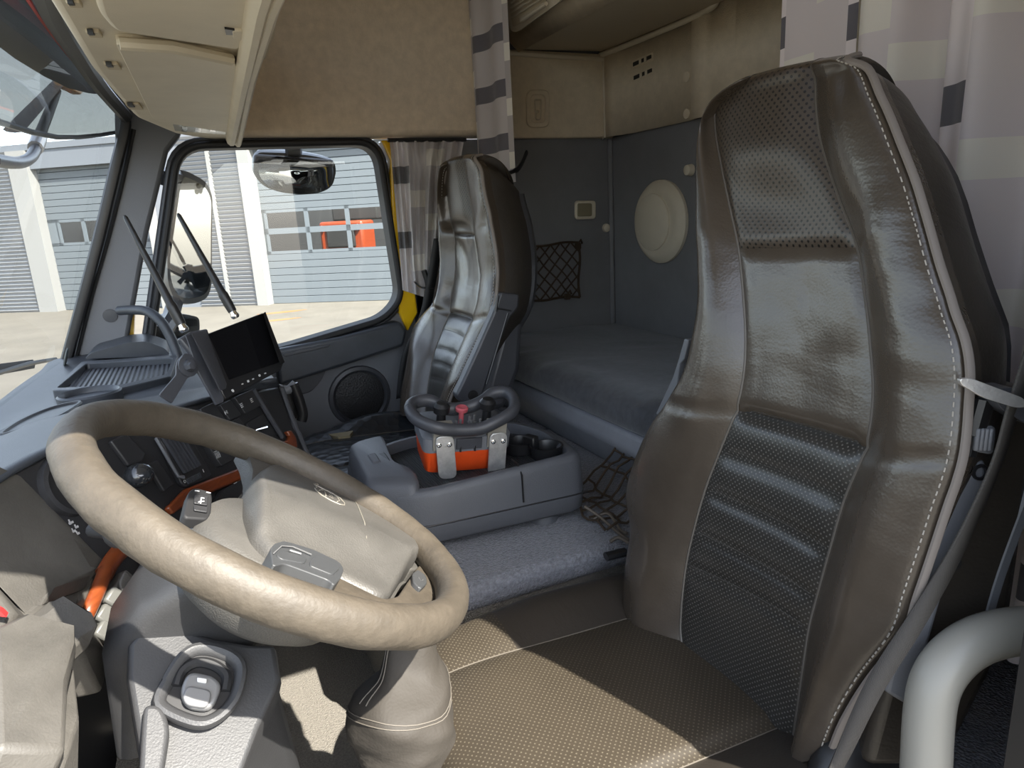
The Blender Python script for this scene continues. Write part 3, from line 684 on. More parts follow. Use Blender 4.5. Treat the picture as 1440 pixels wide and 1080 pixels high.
b = MB(); b.ball(q+V((.03, .03, -.05)), (.10, .04, .075), seg=20); b.build('side_knob_cover', 'black', ds_)
# far side hinge plate seen past the backrest edge
b = MB(); b.prism([P(x, y, X=.80) for x, y in [(962, 476), (968, 478), (962, 505), (956, 512), (952, 545), (930, 585), (922, 582), (946, 530), (954, 505)]], (.03, 0, 0)); b.build('hinge_plate', 'grey', ds_, bevel=.002)
# driver's belt: strap, guide loop, buckle
bl = thing('driver_seat_belt', 'brown webbing belt running down the near side of the driver seat', 'seat belt', TP(1215, 1060))
b = MB(); pth = [TP(1460, 480, .03), TP(1425, 575, .03), TP(1398, 660, .026), TP(1345, 775, .022), TP(1290, 870, .02), TP(1230, 965, .018), TP(1185, 1060, .016), TP(1160, 1110, .016)]
pth = cr(pth, 8); vs = []
rows_ = []
for i, p in enumerate(pth):
    t = (pth[min(i+1, len(pth)-1)]-pth[max(i-1, 0)]).normalized(); s_ = t.cross(plT[1]).normalized()*(.0105-.004*i/len(pth)); tw_ = plT[1]*(.006*math.sin(i*.12))
    rows_.append([p-s_-tw_, p, p+s_+tw_])
b.grid(rows_); b.build('webbing', 'belt', bl, solid=.003)
b = MB(); b.prism(rounded([TP(x, y, .05) for x, y in [(1350, 533), (1366, 532), (1440, 560), (1448, 572), (1430, 574), (1384, 560), (1352, 541)]], .008), plT[1]*-.006); b.build('guide_loop', 'alu', bl, bevel=.001)
b = MB(); b.prism(rounded([TP(x, y, .03) for x, y in [(1392, 548), (1430, 545), (1450, 600), (1408, 575)]], .006), plT[1]*-.03); b.build('guide_block', 'greydk', bl, bevel=.003)
bk = thing('belt_buckle', 'small red belt buckle button at the rear of the driver cushion', 'buckle', P(866, 853, X=.64))
b = MB(); q = P(866, 853, X=.645); b.obox(q, (.012, .004, 0), (-.004, .014, 0), (.004, 0, .008)); b.build('red_button', mat('faded_red', (.42, .10, .10), .5), bk, bevel=.003)
b = MB(); b.obox(q+V((.012, -.006, -.022)), (.02, .004, 0), (-.004, .016, 0), (.004, 0, .02)); b.build('buckle_body', 'black', bk, bevel=.004)
# passenger's seat: same family, reclined a little more
PY = 1.985
PT = [(.45, .565), (.60, .605), (.75, .66), (.90, .735), (1.05, .775), (1.2, .775), (1.38, .765)]
PR = [[(620, 234), (627, 228), (649, 221), (664, 221)], [(616, 255), (624, 253), (651, 240), (672, 238)], [(615, 281), (627, 276), (656, 272), (677, 268)], [(616, 306), (631, 306), (662, 302), (683, 298)],
 [(617, 318), (633, 318), (664, 317), (686, 314)], [(617, 331), (636, 329), (666, 331), (689, 330)], [(618, 356), (638, 356), (671, 358), (693, 356)], [(618, 384), (637, 388), (675, 392), (695, 386)],
 [(615, 410), (632, 414), (672, 422), (693, 416)], [(608, 427), (629, 440), (662, 450), (687, 446)], [(596, 440), (620, 463), (652, 476), (675, 470)], [(581, 461), (610, 489), (642, 500), (664, 492)],
 [(575, 487), (605, 508), (635, 519), (653, 514)], [(571, 513), (601, 530), (629, 539), (642, 536)], [(566, 539), (598, 551), (625, 558), (633, 553)], [(563, 560), (596, 569), (622, 571), (627, 570)], [(562, 582), (595, 586), (621, 584), (625, 584)]]
rows = [[dhit(*q, o, PT) for q, o in zip(r, (.03, 0, 0, .035))] for r in PR]
ps_ = thing('passenger_chair', 'black leather seat beside the passenger window with a folded armrest', 'seat', (.40, PY, .10))
backrest(ps_, rows, -1, bol=.9, wr=.8, chd=.5)
cushion(ps_, .16, .62, PY-.25, PY+.25, .535, ('wornleather', 'wornleather'), crown=.004, side=.035)
b = MB(); b.box((.20, PY-.24, .0), (.70, PY+.24, .40)); b.build('pedestal', 'black', ps_, bevel=.02)
b = MB(); q = P(481, 611, Z=.536)
b.prism([q+V((.035*math.cos(a)*(1+.35*math.sin(3*a)), .05*math.sin(a)*(1+.3*math.cos(2*a)), .004)) for a in [2*math.pi*i/14 for i in range(14)]], (0, 0, -.01)); b.build('torn_patch', 'foam', ps_, label='pale torn foam patch')
arm = [(704, 411), (731, 414), (730, 432), (716, 450), (690, 520), (677, 562), (662, 568), (648, 566), (641, 556), (650, 538), (672, 490), (694, 440)]
b = MB(); b.prism(rounded([P(x, y, Y=1.655) for x, y in arm], .008), (0, .035, 0)); ar = b.build('armrest', 'greydk', ps_, bevel=.008, seg=3)
b = MB(); b.lathe(P(665, 556, Y=1.655), (0, -1, 0), [(-.004, .015), (.004, .014), (.005, .002)], 18); b.build('pivot_cap', 'black', ar)
b = MB(); b.prism([P(x, y, Y=1.653) for x, y in [(699, 433), (719, 436), (719, 438), (699, 435)]], (0, .01, 0)); b.tube([P(700, 415, Y=1.652), P(697, 438, Y=1.652)], .004, 6); b.tube([P(714, 440, Y=1.653), P(684, 540, Y=1.653)], .003, 6); b.build('armrest_seam', 'black', ar)
b = MB(); b.prism([P(x, y, Y=1.73) for x, y in [(712, 440), (738, 440), (733, 520), (712, 575), (688, 580), (680, 560)]], (0, .30, 0)); b.build('lower_shell', 'greydk', ps_, bevel=.02)
pb = thing('passenger_seat_belt', 'dark belt strap hanging behind the passenger seat by the door', 'seat belt', P(590, 410, Y=2.36))
b = MB(); rows_ = []
for p in cr([P(617, 335, Y=2.30), P(606, 400, Y=2.32), P(596, 445, Y=2.33), P(572, 500, Y=2.35), P(564, 560, Y=2.36)], 6): rows_.append([p+V((-.018, 0, 0)), p+V((.018, .004, 0))])
b.grid(rows_); b.build('webbing', 'rubber', pb, solid=.003)
b = MB(); b.tube(cr([P(583, 396, Y=2.33), P(592, 404, Y=2.33), P(609, 405, Y=2.33)], 5), (.012, .004), 8); b.build('guide_loop', 'chrome', pb)
b = MB(); b.tube(cr([P(596, 380, Y=2.34), P(602, 402, Y=2.34), P(600, 420, Y=2.34)], 5), (.012, .01), 8); b.build('tongue', 'black', pb)
# ================================================================== CENTRE STORAGE CONSOLE AND REMOTE CONTROL
cb = thing('storage_console', 'grey plastic storage console with cup holders between the two seats', 'storage console', (.52, 1.42, .50))
X0, X1, Y0, Y1, Z0, ZT = .325, .735, 1.275, 1.62, .525, .655
def cprof(x): return .650+.018*max(0, (x-.36)/.375)
outl = rounded([V((.275, 1.33, 0)), V((.36, Y0, 0)), V((.745, 1.255, 0)), V((.765, 1.45, 0)), V((.72, 1.60, 0)), V((.42, 1.66, 0)), V((.26, 1.60, 0))], [.05, .05, .035, .06, .08, .05, .05], 5)
cen_ = sum(outl, V((0, 0, 0)))/len(outl)
def ring(sx, z, zf=0):
    return [V((cen_.x+(p.x-cen_.x)*sx, cen_.y+(p.y-cen_.y)*sx, z if not zf else cprof(p.x)+z)) for p in outl]
b = MB(); b.loft([ring(.93, Z0), ring(.985, Z0+.010), ring(1.0, Z0+.045)], caps=True); b.loft([ring(.992, Z0+.046), ring(.992, Z0+.049)])
b.build('lower_body', 'console', cb, smooth=50)
b = MB(); b.loft([ring(1.0, Z0+.049), ring(.995, .60), ring(.985, -.018, 1), ring(.965, -.004, 1), ring(.93, .0, 1), ring(.885, -.001, 1), ring(.87, -.012, 1), ring(.87, -.03, 1)], caps=True)
b.build('upper_body', 'console', cb, smooth=60)
b = MB(); b.loft([ring(.868, -.028, 1), ring(.868, -.0265, 1)]); 
b.build('tray_mat', mat('tray_ribs', (.038, .040, .045), .6, bump=('wave', 60, 1.0, .003)), cb)
# raised block with the grip at the front end
b = MB(); r0_ = rounded([V((.262, 1.34, .62)), V((.36, 1.285, .62)), V((.375, 1.34, .62)), V((.345, 1.42, .62)), V((.365, 1.60, .62)), V((.27, 1.58, .62))], .03); c_ = V((.31, 1.45, .62))
b.loft([r0_, [p+V((0, 0, .035)) for p in r0_], [c_+(p-c_)*.93+V((.004, .004, .048+.10*max(0, p.y-1.42))) for p in r0_], [c_+(p-c_)*.80+V((.006, .006, .054+.11*max(0, p.y-1.42))) for p in r0_]]); bk_ = b.build('front_block', 'console', cb, smooth=60)
b = MB(); q = V((.318, 1.45, .677)); b.obox(q, (.022, .0, 0), (0, .030, .003), (0, 0, .003)); b.build('grip_recess', 'black', bk_, bevel=.003)
b = MB(); b.obox(q+V((-.010, 0, .003)), (.010, 0, 0), (0, .026, .003), (0, 0, .005)); b.build('grip_latch', 'console', bk_, bevel=.004)
b = MB(); xs_ = .585; b.tube([V((xs_, 1.262, .582)), V((xs_, 1.263, .645)), V((xs_, 1.285, .666)), V((xs_, 1.31, .668))], .0022, 5); b.tube([V((.36, 1.277, .572)), V((.745, 1.257, .572))], .002, 5); b.build('panel_gap', 'black', cb)
# cup holders in the rear part of the tray
for (x, y, r, nm) in [(820/1, 0, 0, 0)][:0]: pass
for (x, y) in [(.610, 1.50), (.655, 1.415), (.690, 1.345)]:
    b = MB(); z = cprof(x)
    b.lathe((x, y, z), (0, 0, 1), [(-.022, .036), (.001, .038), (.005, .040), (.005, .036), (.0, .034), (-.022, .032), (-.023, .001)], 26); b.build('cup_holder', 'black', cb)
b = MB(); b.prism([V((.665, 1.362, .655)), V((.685, 1.372, .655)), V((.672, 1.405, .655)), V((.652, 1.395, .655))], (0, 0, .032)); b.build('cup_clip', 'black', cb, bevel=.004)
for (x, y) in [(.385, 1.36), (.66, 1.32), (.39, 1.56), (.66, 1.54)]:
    b = MB(); b.lathe((x, y, .5), (0, 0, 1), [(0, .034), (.012, .034), (.03, .030)], 20); b.build('foot', 'console', cb)
kn = thing('heater_knob_unit', 'small grey knob unit just past the steering wheel rim', 'control knob', P(528, 695, Z=.50))
b = MB(); q = P(534, 699, Z=.585); b.lathe(V((q.x, q.y, .50)), (0, 0, 1), [(0, .05), (.06, .046), (.08, .036), (.085, .01)], 22); b.build('body', 'grey', kn)
b = MB(); b.lathe(V((q.x, q.y, .585)), (0, -.2, 1), [(0, .036), (.008, .035), (.012, .028), (.0125, .002)], 22); b.build('dial', 'black', kn)

# crane remote: orange radio transmitter lying on the tray
rc = thing('remote_control', 'orange and grey crane remote control with two aluminium plates', 'remote control', (.53, 1.45, .64))
# local frame: u along its front (to the right), w away, h up (tilted slightly to the viewer)
o0 = P(594, 662, Y=1.40); o1 = P(711, 653, Y=1.375)
u = (o1-o0); WR = u.length; u.normalize(); h_ = V((.0, -.20, 1)); h_ = (h_-u*h_.dot(u)).normalized(); w_ = h_.cross(u).normalized()
if w_.y < 0: w_ = -w_
def RP(a, d, e): return o0+u*(a*WR)+w_*d+h_*e
def rring(a0, a1, d0, d1, e, r=.02, n=5): return rounded([RP(a0, d0, e), RP(a1, d0, e), RP(a1, d1, e), RP(a0, d1, e)], r, n)
b = MB(); b.loft([rring(.06, .95, -.002, .11, -.006), rring(.03, .97, -.010, .115, .0), rring(.0, 1.0, -.014, .12, .051)]); b.build('orange_body', 'orange', rc, smooth=50)
b = MB(); b.loft([rring(-.01, 1.01, -.015, .122, .0515), rring(-.02, 1.02, -.012, .122, .084), rring(.03, .97, .0, .115, .091)]); top = b.build('grey_body', 'grey', rc, smooth=50)
b = MB(); b.prism([RP(.36, -.018, .058), RP(.66, -.018, .058), RP(.66, -.018, .084), RP(.36, -.018, .084)], w_*.02); b.build('name_plate', 'greydk', top, bevel=.001)
for a in (.41, .58):
    b = MB(); b.prism([RP(a-.008, -.021, .053), RP(a+.008, -.021, .053), RP(a, -.021, .066)], w_*.01); b.build('plate_lug', 'black', top)
for a0, a1 in ((.10, .31), (.73, .94)):
    a2 = a0+(.03 if a0 < .5 else .0)
    b = MB(); b.prism([RP(a0-.01, -.020, .06), RP(a1, -.020, .06), RP(a1, -.016, .122), RP(a0-.01, -.016, .122)], w_*.02); b.build('bracket_plate', mat('beige_bracket', (.26, .24, .20), .5), rc, bevel=.001)
    sk = .065 if a0 < .5 else .01
    b = MB(); b.prism(rounded([RP(a0+sk, -.030, -.008), RP(a1+sk, -.030, -.008), RP(a1, -.026, .098), RP(a0, -.026, .098)], .016, 6), w_*.005); pl_ = b.build('metal_plate', 'alu', rc, bevel=.001)
    for f in (.22, .78):
        b = MB(); q = RP(a0+(a1-a0)*f, -.027, .078); b.lathe(q, -w_, [(0, .006), (.002, .0055), (.003, .003), (.001, .002), (.001, .0005)], 12); b.build('screw', 'chrome', pl_)
# guard rail loop above the transmitter
loop = [(-0.13, 0.04, 0.136), (-0.08, 0.0, 0.129), (0.1, -0.028, 0.122), (0.34, -0.028, 0.113), (0.6, -0.028, 0.113), (0.8, -0.026, 0.128), (1.0, -0.01, 0.142), (1.08, 0.03, 0.15), (1.05, 0.065, 0.154), (0.9, 0.075, 0.15), (0.74, 0.065, 0.134), (0.55, 0.062, 0.122), (0.32, 0.062, 0.122), (0.12, 0.075, 0.138), (-0.06, 0.068, 0.138)]
b = MB(); pth = cr([RP(*q) for q in loop], 6, closed=True); pth.append(pth[0]); b.tube(pth, (.0135, .0155), 12, caps=False); b.build('guard_rail', 'greydk', rc)
for a, e, d in ((.22, .125, .03), (.76, .130, .03)):
    b = MB(); b.lathe(RP(a, d, .09), h_, [(0, .012), (e-.09, .010), (e-.085, .018), (e-.070, .019), (e-.062, .012), (e-.061, .002)], 16); b.build('joystick', 'black', rc)
b = MB(); b.lathe(RP(.47, .04, .09), h_, [(0, .006), (.032, .006), (.036, .014), (.043, .015), (.046, .012), (.043, .002)], 18); b.build('stop_button', 'redknob', rc, label='faded red mushroom button')
for a, d in ((.37, .01), (.43, .015), (.55, .01), (.56, .03), (.66, .012), (.62, .035)):
    b = MB(); b.lathe(RP(a, d, .09), h_, [(0, .006), (.012, .006), (.013, .003), (.026, .0035), (.028, .001)], 10); b.build('toggle', 'silver', rc)

# net and cables on the tunnel between the console and the driver's seat
un = thing('floor_net', 'dark mesh net and cables heaped on the carpet under the bunk edge', 'net', P(850, 740, Z=.5))
b = MB(); rows_ = []
def UN(i, j): 
    x, y = 812+68*i, 672+95*j+30*i
    z = .515+.10*max(0, 1-j*1.5)+.015*noise.noise(V((i*4, j*4, 1)))
    return P(x, y, X=.93-.20*j) if False else V((.74+.24*(1-j)+.0*i, 1.44-.22*i-.05*j, z))
for i in range(7): b.tube([UN(i/6, j/8)+V((0, 0, .006*math.sin(j*2+i))) for j in range(9)], .003, 5)
for j in range(6): b.tube([UN(i/9, j/5)+V((.006*math.sin(i*2), 0, 0)) for i in range(10)], .003, 5)
b.build('mesh', 'cord', un)
b = MB()
b.tube(cr([P(822, 712, Z=.545), P(845, 728, Z=.525), P(868, 748, Z=.512), P(885, 760, Z=.51)], 6), .0035, 6)
b.tube(cr([P(835, 730, Z=.515), P(855, 722, Z=.53), P(872, 745, Z=.51), P(882, 750, Z=.51)], 6), .0035, 6)
b.tube(cr([P(858, 762, Z=.508), P(870, 756, Z=.515), P(885, 764, Z=.51)], 6), .004, 6)
b.build('cable', 'cordgrey', un)
b = MB(); b.tube([P(852, 783, Z=.515), P(880, 776, Z=.515)], (.012, .008), 8); b.build('plug', 'black', un)

# gear lever gaiter beside the driver's cushion
gl = thing('gear_lever_gaiter', 'dusty grey leather gear lever gaiter by the seat corner', 'gaiter', P(545, 1040, Z=.20))
b = MB(); rings = []
gc = P(560, 985, X=.175)
for (dz, rx, ry, ox, oy) in [(-.135, .03, .035, .02, .0), (-.105, .050, .055, .015, .0), (-.065, .066, .07, .01, 0), (-.02, .073, .078, .008, .0), (.012, .066, .068, .010, .01), (.030, .044, .050, .020, .018), (.055, .034, .038, .030, .03), (.10, .030, .034, .04, .04), (.15, .032, .036, .045, .045)]:
    rings.append([V((gc.x+ox+rx*math.cos(a)*(1+.09*math.sin(3*a+dz*40)), gc.y+oy+ry*math.sin(a)*(1+.09*math.cos(2*a+dz*30)), gc.z+dz+.012*math.sin(2*a+dz*20)))*1.0 for a in [2*math.pi*k/32 for k in range(32)]])
rings = [cr([r[k] for r in rings], 6) for k in range(32)]; rings = list(map(list, zip(*rings)))
rings = [[p+(p-V((gc.x+.01, gc.y, p.z)))*(.16*noise.noise(V((p.x*16, p.y*16, p.z*34)))) for p in r] for r in rings]
b.loft(rings); b.build('gaiter', 'gaiter', gl, smooth=70)
b = MB()
for z0 in (21, 22): b.tube([rings[z0][k]+(rings[z0][k]-gc)*.012 for k in range(32)]+[rings[z0][0]], .0010, 4)
for k0 in (17, 18): b.tube([rings[i][k0]*1.0+V((-.001, 0, 0)) for i in range(24, 38)], .0010, 4)
b.build('gaiter_stitching', mat('gaiter_thread', (.10, .088, .072), .7), gl)
b = MB(); b.lathe((gc.x+.05, gc.y+.05, gc.z+.12), (.2, .2, 1), [(0, .014), (.06, .012), (.065, .02), (.10, .02), (.11, .004)], 14); b.build('lever', 'black', gl)
b = MB(); b.lathe((gc.x+.03, gc.y-.0, .0), (0, 0, 1), [(0, .06), (gc.z-.12, .05)], 20); b.build('lever_mount', 'rubber', gl)

# ================================================================== BEIGE GRAB HANDLE by the driver's door
gh = thing('grab_bar', 'thick beige tubular grab handle at the driver door opening', 'grab handle', P(1300, 1150, Y=.40))
plH = (P(1300, 1000, Y=.40), V((-.35, -.90, .2)).normalized())
b = MB(); b.tube(cr([P(x, y, pl=plH) for x, y in [(1298, 1180), (1302, 1080), (1307, 1000), (1318, 955), (1345, 920), (1385, 897), (1440, 886), (1510, 884)]], 8), .0255, 18); b.build('tube', 'tube', gh, smooth=80)
b = MB(); b.prism([P(x, y, Y=.50) for x, y in [(1330, 950), (1372, 930), (1362, 1000), (1342, 1010)]], (.02, .03, 0)); b.build('bracket', 'greydk', gh, bevel=.004)
o = MB(); o.box((.70, .20, .0), (.80, .26, .62)); o = o.build('wall_left_sill', 'black', bevel=.01, kind='structure')
# ================================================================== DASHBOARD
db = thing('dashboard', 'dark blue grey truck dashboard with wood trim strips and switches', 'dashboard', (-.2, 1.4, .4))
Cc, Kk, Bb = P(385, 540, Y=1.70), P(150, 785, Y=1.10), P(435, 650, Y=1.66)
nF = (Bb-Cc).cross(Kk-Cc).normalized()
if nF.y > 0: nF = -nF
def F(x, y, h=0): return P(x, y, pl=(Cc+nF*h, nF))
fr = (F(360, 600)-F(300, 625)).normalized()      # along the face, to the right in view
# top skin: bull-nose from the windshield to the near edge, then to the face
te = [(-220, 720), (-40, 628), (10, 606), (75, 583), (150, 572), (250, 553), (310, 546), (388, 536)]
fe = [(-220, 800), (-40, 705), (0, 676), (45, 650), (110, 618), (200, 590), (300, 560), (392, 543)]
A = [P(x, y, Z=.85) for x, y in te]; Bf = [F(x, y, .004) for x, y in fe]
bw = [V((-.42-.05*(1-((min(q.y, 2.3)-1.25)/1.15)**2), max(q.y+(.45 if i > 3 else .3), .4), .845)) for i, q in enumerate(A)]
far = [V((-.40, .70, .83)), V((-.43, 1.10, .84)), V((-.45, 1.45, .845)), V((-.44, 1.9, .845)), V((-.42, 2.2, .845)), V((-.39, 2.43, .845)), V((-.1, 2.44, .845)), V((.12, 2.44, .81))]
rows_ = []
for i in range(8):
    a, f_ = A[i], Bf[i]; m_ = a.lerp(far[i], .5)+V((0, 0, -.004)); k = a.lerp(f_, .4)+V((.0, -.012, .014))
    rows_.append([far[i], m_, a.lerp(far[i], .12)+V((0, 0, .001)), a, k, f_])
b = MB(); rr = [cr([r[j] for r in rows_], 5) for j in range(6)]; rr = [list(x) for x in zip(*rr)]; rr = [cr(r, 4) for r in rr]
b.grid(rr); b.build('top_skin', 'dash', db, smooth=70, solid=.006)
# raised pad on the far side of the dash top
b = MB(); b.prism(rounded([P(x, y, Y=2.25) for x, y in [(118, 505), (128, 496), (178, 482), (205, 480), (232, 490), (240, 500), (180, 503)]], .01), (0, .18, 0)); b.build('corner_pad', 'dash', db, bevel=.012, seg=3)
# tray with ribbed mat
ZT_ = .868
tr = rounded(quadpx([(72, 549), (115, 508), (250, 499), (240, 529), (170, 546)], Z=ZT_), .015, 3); ti = rounded(quadpx([(80, 545), (121, 511), (243, 503), (234, 526), (168, 541)], Z=ZT_), .012, 3)
b = MB(); b.ringprism(tr, ti, (0, 0, -.04)); b.build('tray_rim', 'dash', db, bevel=.003)
b = MB(); b.prism([p+V((0, 0, -.016)) for p in ti], (0, 0, -.01)); b.build('tray_mat', mat('dash_ribs', (.034, .037, .045), .5, bump=('wave', 28, 1.0, .006)), db)
# round cup ring
q = P(126, 553, Z=.872)
b = MB(); b.lathe(q, (0, 0, 1), [(-.02, .062), (.0, .062), (.004, .058), (.0, .053), (-.008, .051), (-.009, .002)], 40); b.build('cup_ring', 'dash', db)
# defroster slot
qs = quadpx([(4, 609), (30, 592), (70, 575), (108, 566), (109, 570), (75, 590), (35, 603), (8, 611)], Z=.878)
b = MB(); b.prism(rounded(qs, .02, 3), (0, 0, -.03)); ds2 = b.build('defroster_slot', 'black', db)
b = MB(); b.tube(cr(qs, 5, closed=True)+[qs[0]], .004, 6, caps=False); b.build('slot_rim', 'dash', ds2)
# face and lower knee panels
ft = [(12, 690), (0, 676), (45, 650), (110, 618), (200, 590), (300, 560), (392, 543), (412, 598), (437, 652), (470, 760), (300, 812), (205, 850), (135, 808)]
b = MB(); b.prism([F(x, y) for x, y in ft], -nF*.05); b.build('face_panel', 'panel', db, bevel=.006)
b = MB(); b.prism([F(392, 540, .004), F(400, 542, .004), F(418, 600, .004), F(446, 654, .004), F(440, 660, .004), F(412, 600, .004)], -nF*.10+V((.03, .25, 0))); b.build('end_panel', 'greydk', db, bevel=.006)
b = MB(); b.tube(cr([F(356, 548, .012), F(375, 580, .012), F(397, 615, .012)], 5), (.009, .006), 8); b.build('face_rib', 'greydk', db)
b = MB(); b.tube(cr([F(396, 546, .006), F(415, 598, .006), F(440, 655, .006)], 5), .006, 8); b.build('face_rib', 'greydk', db)
# hidden volume behind the panels, added to block light
b = MB(); b.prism([(-.49, .2, 0), (-.46, .9, 0), (-.44, 1.2, 0), (-.32, 1.55, 0), (-.08, 1.84, 0), (.12, 1.95, 0), (.16, 2.43, 0), (-.46, 2.43, 0)], (0, 0, .80)); b.build('light_block_body', 'black', db)
def fprism(pts, h0, h1, name, m, par=db, r=0, bevel=.0015, **k):
    b = MB(); pp = [F(x, y, h0) for x, y in pts]
    if r: pp = rounded(pp, r, 4)
    b.prism(pp, nF*(h1-h0)); return b.build(name, m, par, bevel=bevel, **k)
# wood strips
fprism([(228, 716), (254, 690), (357, 650), (360, 666), (262, 707), (236, 726)], 0, .012, 'wood_trim', 'wood', bevel=.004)
fprism([(384, 624), (399, 622), (402, 614), (398, 608), (404, 607), (411, 618), (413, 632), (402, 636)], 0, .012, 'wood_trim', 'wood', bevel=.003)
def fpath(pts, r, name, m, par=db):
    b = MB(); b.tube(cr([F(x, y, h) for x, y, h in pts], 5), r, 10, flat=tuple(nF)); return b.build(name, m, par)
fpath([(200, 748, .008), (180, 765, .008), (160, 785, .012), (146, 808, .014)], (.014, .010), 'wood_trim', 'wood')
fpath([(149, 802, .022), (138, 830, .030), (128, 852, .034), (120, 868, .030)], (.0105, .010), 'wood_trim', 'wood')
# rocker switches: (four corners)
def rocker(x, y, s=1.0, icon=0):
    pts = [(x-17*s, y-8*s), (x-2*s, y-15*s), (x+14*s, y+6*s), (x-2*s, y+14*s)]
    r = fprism(pts, .0, .014, 'rocker_switch', 'rockerb', r=.004, bevel=.003)
    b = MB(); ax = (F(x+5, y-2)-F(x-5, y+3)).normalized(); ay = nF.cross(ax).normalized(); c_ = F(x, y, .0145)
    sz = .0045*s
    if icon == 0:
        for k in (-1, 0, 1): b.obox(c_+ax*sz*k*.9, ax*sz*.25, ay*sz*(.8 if k else .4), nF*.0003)
        b.obox(c_, ax*sz*1.1, ay*sz*.15, nF*.0003)
    elif icon == 1:
        for k in range(3):
            for j in range(3): b.obox(c_+ax*sz*(k-1)*.8+ay*sz*(j-1)*.8, ax*sz*.28, ay*sz*.2, nF*.0003)
    elif icon == 2:
        ring_ = [c_+ax*sz*math.cos(a)+ay*sz*math.sin(a) for a in [2*math.pi*i/14 for i in range(14)]]; b.tube(ring_+[ring_[0]], .0006, 4); b.tube([c_+ax*sz*1.5-ay*sz, c_+ax*sz*1.5+ay*sz], .0006, 4)
    else:
        for k in range(4): b.tube([c_+ax*sz*(k-1.5)*.7-ay*sz, c_+ax*sz*(k-1.5)*.7+ax*sz*.2, c_+ax*sz*(k-1.5)*.7+ay*sz], .0005, 4)
        b.obox(c_+ay*sz*1.4, ax*sz*1.3, ay*sz*.12, nF*.0003)
    b.build('switch_mark', 'white', r)
    return r
rocker(318, 580, 1.0, 0); rocker(340, 570, 1.05, 1); rocker(354, 563, 1.0, 1); rocker(294, 588, 1.25, 2); rocker(306, 640, 1.3, 3); rocker(330, 604, .9, 0)
ts = fprism([(342, 597), (366, 583), (388, 611), (364, 622)], 0, .007, 'toggle_plate', 'rockerb', r=.004, bevel=.002)
b = MB(); b.lathe(F(357, 608, .006), nF, [(0, .007), (.006, .006), (.007, .003)], 12); b.tube([F(357, 608, .008), F(362, 604, .016), F(377, 600, .038)], [.002, .0025, .0035], 8); b.build('toggle_lever', 'chrome', ts)
# air vent with slats
vt = fprism([(216, 614), (250, 597), (292, 668), (288, 674), (256, 687), (249, 682)], .0, .010, 'air_vent', 'panel', r=.005, bevel=.002)
fprism([(224, 616), (249, 604), (280, 656), (257, 668)], .010, .011, 'vent_opening', 'black', vt)
for k in range(6):
    f_ = k/5; a0, a1 = (226+22*f_, 616-11*f_), (258+21*f_, 666-10*f_)
    b = MB(); p0, p1 = F(*a0, .012), F(*a1, .012); b.prism([p0, p1, p1+fr*.0035, p0+fr*.0035], nF*.005); b.build('slat', 'greydk', vt)
b = MB(); b.tube([F(219, 616, .012), F(251, 670, .012), F(258, 671, .012)], (.004, .003), 8); b.build('vent_edge', 'grey', vt)
b = MB()
for k in range(9): b.obox(F(264+2.2*k, 677-1.1*k, .012), fr*.0008, nF.cross(fr)*.005, nF*.0015)
b.build('thumb_wheel', 'greydk', vt)
b = MB(); c_ = F(260, 677, .0115); ax = fr; ay = nF.cross(fr); rg = [c_+ax*.0025*math.cos(a)+ay*.0025*math.sin(a) for a in [2*math.pi*i/12 for i in range(13)]]; b.tube(rg, .0005, 4); b.obox(F(286, 662, .0115), ax*.0008, ay*.003, nF*.0003); b.build('vent_mark', 'white', vt)
# blank panels, radio slot, knob, round vent
for pts in ([(150, 622), (172, 612), (200, 640), (194, 652), (176, 657)], [(203, 655), (217, 648), (241, 683), (226, 693)]):
    w = fprism(pts, 0, .008, 'blank_switch', 'rockerb', r=.004, bevel=.002)
fprism([(306, 692), (342, 672), (352, 690), (300, 722), (292, 715)], 0, .012, 'radio_slot', 'panel', r=.003, bevel=.002)
b = MB(); b.obox(F(331, 679, .013), fr*.006, nF.cross(fr)*.0008, nF*.0003); b.build('radio_mark', 'white', db)
q = F(195, 668, .01)
b = MB(); b.ball(q, (.024, .024, .020), seg=16); b.build('clear_knob', mat('smoky_knob', (.03, .033, .037), .12, coat=1), db)
b = MB(); b.lathe(F(92, 683, -.002), nF, [(0, .048), (.012, .046), (.014, .040), (.004, .038), (.002, .02), (.006, .002)], 30); b.build('round_vent', 'panel', db)
for (x, y, sx) in [(100, 735, 1), (108, 741, .7), (104, 747, .8), (110, 750, .6)]:
    b = MB(); b.obox(F(x, y, .0008), fr*.004*sx, nF.cross(fr)*.0016, nF*.0004); b.obox(F(x-2, y-1, .0008), fr*.001, nF.cross(fr)*.004*sx, nF*.0004); b.build('panel_mark', 'white', db)
b = MB(); c_ = F(219, 794, .02); rg = [c_+fr*.007*math.cos(a)+nF.cross(fr)*.007*math.sin(a) for a in [2*math.pi*i/16 for i in range(17)]]; b.tube(rg, .0006, 4); b.tube([c_-fr*.003, c_+fr*.003], .0006, 4); b.tube([c_-nF.cross(fr)*.004, c_+nF.cross(fr)*.003], .0006, 4); b.build('panel_mark', 'white', db)
fprism([(192, 775), (232, 782), (222, 812), (205, 818), (196, 800)], .004, .018, 'rocker_switch', 'rockerb', r=.004, bevel=.003)
